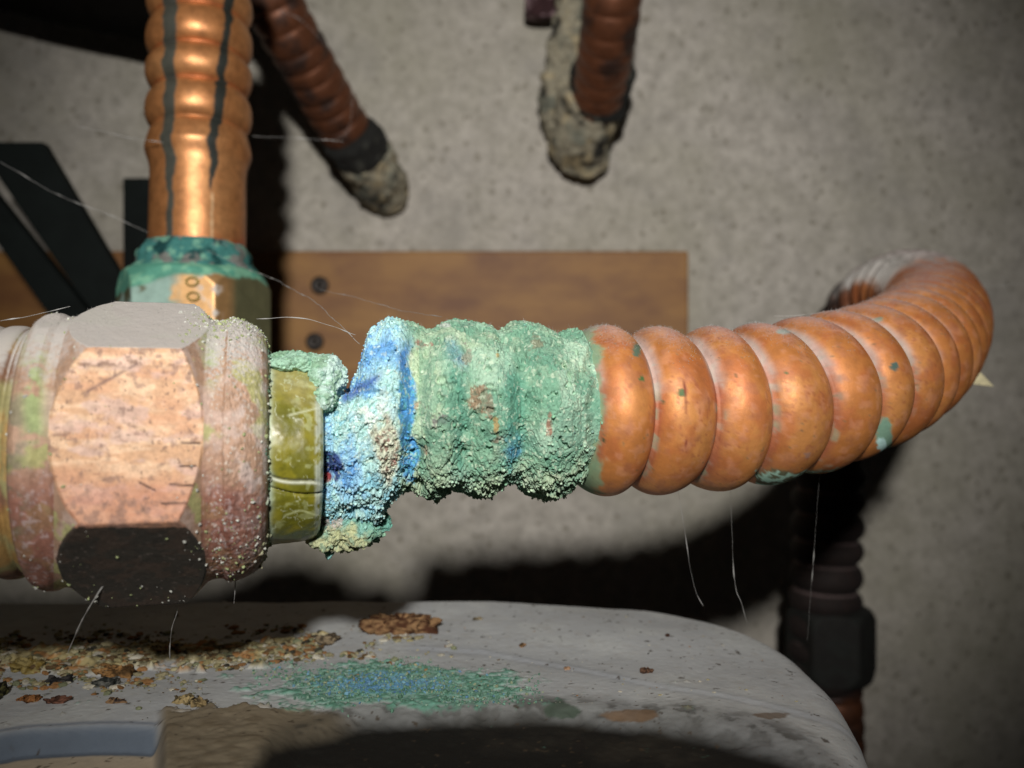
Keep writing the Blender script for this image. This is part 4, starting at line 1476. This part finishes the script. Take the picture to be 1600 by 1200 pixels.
# sparse specks over the rest
k = 260
a = g.uniform(500, 1330, k)
b = g.uniform(955, 1100, k)
pos = on_cover(a, b)
ok = (pos[:, 0] < 40) & (pos[:, 1] < 163) & (pos[:, 2] > -50)
pos = pos[ok]
sz = g.uniform(0, 1, len(pos)) ** 3 * 0.3 + 0.06
crumbs('dust_specks', pos + np.array([0, 0, 0.03]), None, sz, pal[g.choice([1, 2, 3, 5, 5, 6], len(pos))], None, flat=True, kind='stuff',
       label='tiny pale and brown specks sprinkled over the right of the grey cover', cat='specks')


# individual flakes
def flake(px, py, w, d, h, col, label, name='rust_flake', cat='flake', seed=0, group=None, col2=None):
    q = on_cover(np.array([float(px)]), np.array([float(py)]))[0]
    n, m = 40, 60
    w, d, h = (w, d, h) if w > 10 else (w * 0.68, d * 0.72, h * 0.7)
    A = np.linspace(0.02, math.pi - 0.02, n)
    B = np.linspace(0, 2 * math.pi, m, endpoint=False)
    A, B = np.meshgrid(A, B, indexing='ij')
    dd = np.stack([np.sin(A) * np.cos(B), np.sin(A) * np.sin(B), np.cos(A)], -1)
    p = np.sign(dd) * np.abs(dd) ** 0.8 * np.array([w / 2, d / 2, h / 2])
    qq = p + np.array([px * 1.0, py * 1.0, 0])
    p = p * (1 + (fbm(qq, 0.8, 4, seed) - 0.5)[..., None] * (2.4 if w < 10 else 1.3))
    p = p + (np.stack([fbm(qq, 1.7, 3, seed + 20 + k) for k in range(3)], -1) - 0.5) * np.array([0.9, 0.9, 0.9]) * min(w, 3) * 0.5
    p[..., 2] += h * 0.25
    g_ = sum(col) / 3
    col = tuple(x * 0.75 + g_ * 0.15 for x in col)
    c = np.zeros(p.shape[:2] + (4,))
    c[...] = (*srgb(*col), 0)
    c = mixc(c, (*srgb(*(col2 or tuple(int(x * 0.55) for x in col))), 0), smooth(0.45, 0.6, fbm(qq, 2.0, 3, seed + 9)))
    return grid_obj(name, p + q, M_debris, None, col=c, label=label, cat=cat, group=group)


flake(622, 986, 12.0, 4.6, 3.4, (172, 128, 82), 'largest curled brown bark-like scrap lying in the shadow edge on the grey cover', 'bark_scrap', 'bark scrap', 311, col2=(78, 48, 32))
flake(1010, 1050, 2.9, 2.6, 0.8, (136, 96, 70), 'oval brown flake lying alone on the bare right part of the grey cover', seed=312)
flake(816, 1010, 1.8, 1.8, 0.8, (190, 140, 90), 'small orange-tan crumb on the middle of the grey cover', seed=313)
flake(1044, 994, 1.1, 1.2, 0.7, (120, 72, 50), 'tiny reddish-brown crumb behind the oval brown flake', seed=314)
flake(748, 968, 2.2, 2.2, 0.6, (190, 170, 130), 'pale tan crumb just right of the bark-like scrap', seed=315)
flake(886, 1046, 1.4, 1.2, 0.7, (208, 160, 120), 'pale orange crumb on the embossed line of the grey cover', seed=316)
flake(45, 1095, 4.2, 3.2, 1.2, (190, 120, 62), 'orange rust flake at the far left of the grey cover', seed=317)
flake(88, 1096, 3.8, 2.0, 0.9, (150, 96, 72), 'reddish-brown flake beside the orange rust flake', seed=318)
flake(95, 1066, 5.2, 2.2, 1.1, (84, 80, 76), 'dark grey chip among the litter on the left of the cover', seed=319, col2=(34, 34, 34))
flake(170, 1070, 4.8, 3.2, 1.3, (52, 56, 52), 'blackish chip in the middle of the litter on the cover', seed=320, col2=(110, 110, 104))
flake(185, 1097, 4.6, 1.4, 0.9, (170, 128, 84), 'narrow tan flake with a dark tip below the blackish chip', seed=321, col2=(56, 48, 48))
flake(288, 1098, 4.4, 2.6, 1.5, (204, 176, 116), 'cream-yellow clump in front of the green spill', seed=322)
flake(312, 1102, 3.2, 2.6, 1.5, (190, 160, 104), 'second cream-yellow clump touching the dark edge', seed=323)
flake(180, 1046, 6.8, 4.5, 1.9, (196, 140, 76), 'broad orange-yellow flake at the edge of the nut shadow', seed=324)
flake(44, 1036, 6.5, 5.5, 2.2, (186, 164, 96), 'yellow mossy clump at the far left edge of the nut shadow', seed=325, col2=(130, 110, 56))
flake(4, 1085, 2.6, 3.0, 3.0, (96, 92, 48), 'dark olive crumb cut by the left edge of the picture', seed=326, col2=(20, 18, 12))
flake(512, 1006, 5.0, 3.0, 1.0, (168, 146, 112), 'tan flake behind the green spill', seed=327)

# straw sliver stuck on the tube's bend
sv = [P(1517, 585, 176), P(1520, 600, 175), P(1553, 604, 174), P(1530, 580, 176)]
sv2 = [q + np.array([0, 1.0, 0]) for q in sv]
link('straw_sliver', raw_mesh('straw_sliver', np.array(sv + sv2), [[0, 1, 2, 3], [7, 6, 5, 4], [0, 4, 5, 1], [1, 5, 6, 2], [2, 6, 7, 3], [3, 7, 4, 0]], smooth_shade=False), M_straw,
     label='pale straw sliver sticking out from the right side of the tube bend', cat='straw')


# ------------------------------------------------------------------ cobweb threads
def thread(pts, r, label, seed=0, beads=0, wob=0.5):
    path, s = catmull([np.array(q) for q in pts], 0.5)
    g = np.random.default_rng(seed)
    L = len(s)
    ph = g.uniform(0, 6, 6)
    off = sum(np.sin(s * f + ph[i]) * a for i, (f, a) in enumerate(((0.25, 0.25), (0.7, 0.1), (1.6, 0.05))))
    path = path + off[:, None] * np.array([0.4, 0.2, 0.9]) * wob
    rad = np.full(L, r * 0.55) * (0.7 + 0.6 * vnoise(np.stack([s, s * 0, s * 0], -1), 0.8, seed))
    for _ in range(beads):
        k = g.integers(2, max(3, L - 2))
        w = g.uniform(0.4, 1.4)
        rad = rad + np.exp(-((s - s[k]) / w) ** 2) * g.uniform(0.02, 0.08)
    p, _ = sweep(path, rad, 6, (0.3, 1, 0.2))
    return grid_obj('cobweb_thread', p, M_thread, None, label=label, cat='cobweb thread', group='cobweb threads')


T = [
    ([P(120, 198, 182), P(200, 214, 182), P(255, 222, 181)], .05, 'beaded cobweb thread running up to the left side of the golden upright tube', 8),
    ([P(395, 212, 190), P(450, 215, 190), P(540, 222, 190)], .045, 'short cobweb thread right of the golden upright tube', 5),
    ([P(0, 254, 170), P(90, 303, 172), P(160, 332, 174), P(232, 364, 176)], .045, 'sagging cobweb thread in front of the slanting steel bars', 6),
    ([P(322, 392, 172), P(400, 425, 160), P(470, 458, 140), P(530, 505, 120), P(562, 540, 114)], .055, 'long cobweb thread from the teal collar to the blue crust', 8),
    ([P(400, 500, 118), P(460, 496, 117), P(520, 508, 116), P(558, 524, 114)], .05, 'low cobweb thread between the fitting and the blue crust', 5),
    ([P(500, 452, 150), P(620, 482, 135), P(690, 497, 122)], .04, 'faint cobweb thread crossing the plank above the crust', 3),
    ([P(1058, 762, 122), P(1078, 880, 130), P(1088, 925, 130), P(1100, 948, 131)], .022, 'cobweb thread hanging from the copper rings to the back of the cover', 4),
    ([P(1140, 755, 125), P(1148, 905, 131), P(1158, 940, 131), P(1168, 976, 132)], .022, 'knotted cobweb thread right of the other one under the copper rings', 4),
    ([P(1282, 730, 132), P(1268, 910, 140), P(1262, 1000, 141)], .015, 'faint cobweb thread in front of the dark descending tube', 2),
    ([P(212, 842, 94), P(168, 905, 96), P(132, 962, 99), P(104, 1024, 106)], .055, 'cobweb thread slanting from the fitting down to the litter', 8),
    ([P(274, 944, 105), P(277, 955, 105), P(268, 985, 106), P(266, 1030, 110)], .045, 'curly cobweb thread hanging from the bottom corner of the fitting', 4),
    ([P(366, 868, 104), P(367, 900, 105), P(365, 948, 106)], .03, 'short faint cobweb thread under the right collar of the fitting', 2),
    ([P(1210, 493, 128), P(1290, 488, 130), P(1362, 476, 150)], .04, 'cobweb thread stretched along the top of the orange tube', 2),
    ([P(0, 502, 106), P(60, 492, 106), P(110, 480, 106)], .05, 'cobweb thread lying over the top left of the fitting', 2),
    ([P(1466, 440, 190), P(1530, 446, 190), P(1640, 443, 190)], .04, 'cobweb thread leaving the tube bend towards the right edge', 4),
    ([P(440, 15, 250), P(480, 40, 250), P(545, 120, 250), P(545, 200, 250), P(520, 222, 250)], .05, 'cobweb thread looped beside the slanting brown tube', 2),
]
for i, (pp, r, lb, bd) in enumerate(T):
    thread(pp, r, lb, seed=400 + i, beads=bd)


# short fuzz of dust on the tube tops and crust
def fuzz(name, o, k, weight, length, parent, label=None, seed=1):
    v, nn, c = verts_of(o)
    g = np.random.default_rng(seed)
    w = weight(v, nn)
    idx = g.choice(len(v), k, p=w / w.sum())
    p0 = v[idx]
    d = nn[idx] + g.normal(size=(k, 3)) * 0.9
    d /= np.linalg.norm(d, axis=1)[:, None]
    L = g.uniform(0.3, 1.0, k) * length
    a = 0.022
    side = np.cross(d, np.array([0.2, 1, 0.1]))
    side /= np.linalg.norm(side, axis=1)[:, None] + 1e-6
    side2 = np.cross(d, side)
    tip = p0 + d * L[:, None] + g.normal(size=(k, 3)) * 0.08
    V = np.stack([p0 + side * a, p0 - side * a * .5 + side2 * a * .87, p0 - side * a * .5 - side2 * a * .87, tip], 1)
    t = np.array([[0, 1, 3], [1, 2, 3], [2, 0, 3]])
    f = (t[None] + (np.arange(k) * 4)[:, None, None]).reshape(-1, 3)
    return link(name, raw_mesh(name, V.reshape(-1, 3), None, f, smooth_shade=True), M_thread, parent, kind='stuff')


ct = [o for o in bpy.data.objects if o.parent == mt and o.name.startswith('corrugated_tube')][0]
fuzz('dust_fuzz', ct, 6000, lambda v, n: (n[:, 2] > 0.45) * (v[:, 1] < 200) * (v[:, 0] > 8) * (n[:, 2]) ** 3 + 1e-9, 0.55, mt, seed=2)
fuzz('dust_fuzz', crust, 700, lambda v, n: (n[:, 2] > 0.2) * (v[:, 1] < 122) + 1e-9, 0.9, mt, seed=3)
fuzz('dust_fuzz', nut, 1500, lambda v, n: (n[:, 2] > 0.4) * (v[:, 1] < 118) + 1e-9, 0.3, ft, seed=4)
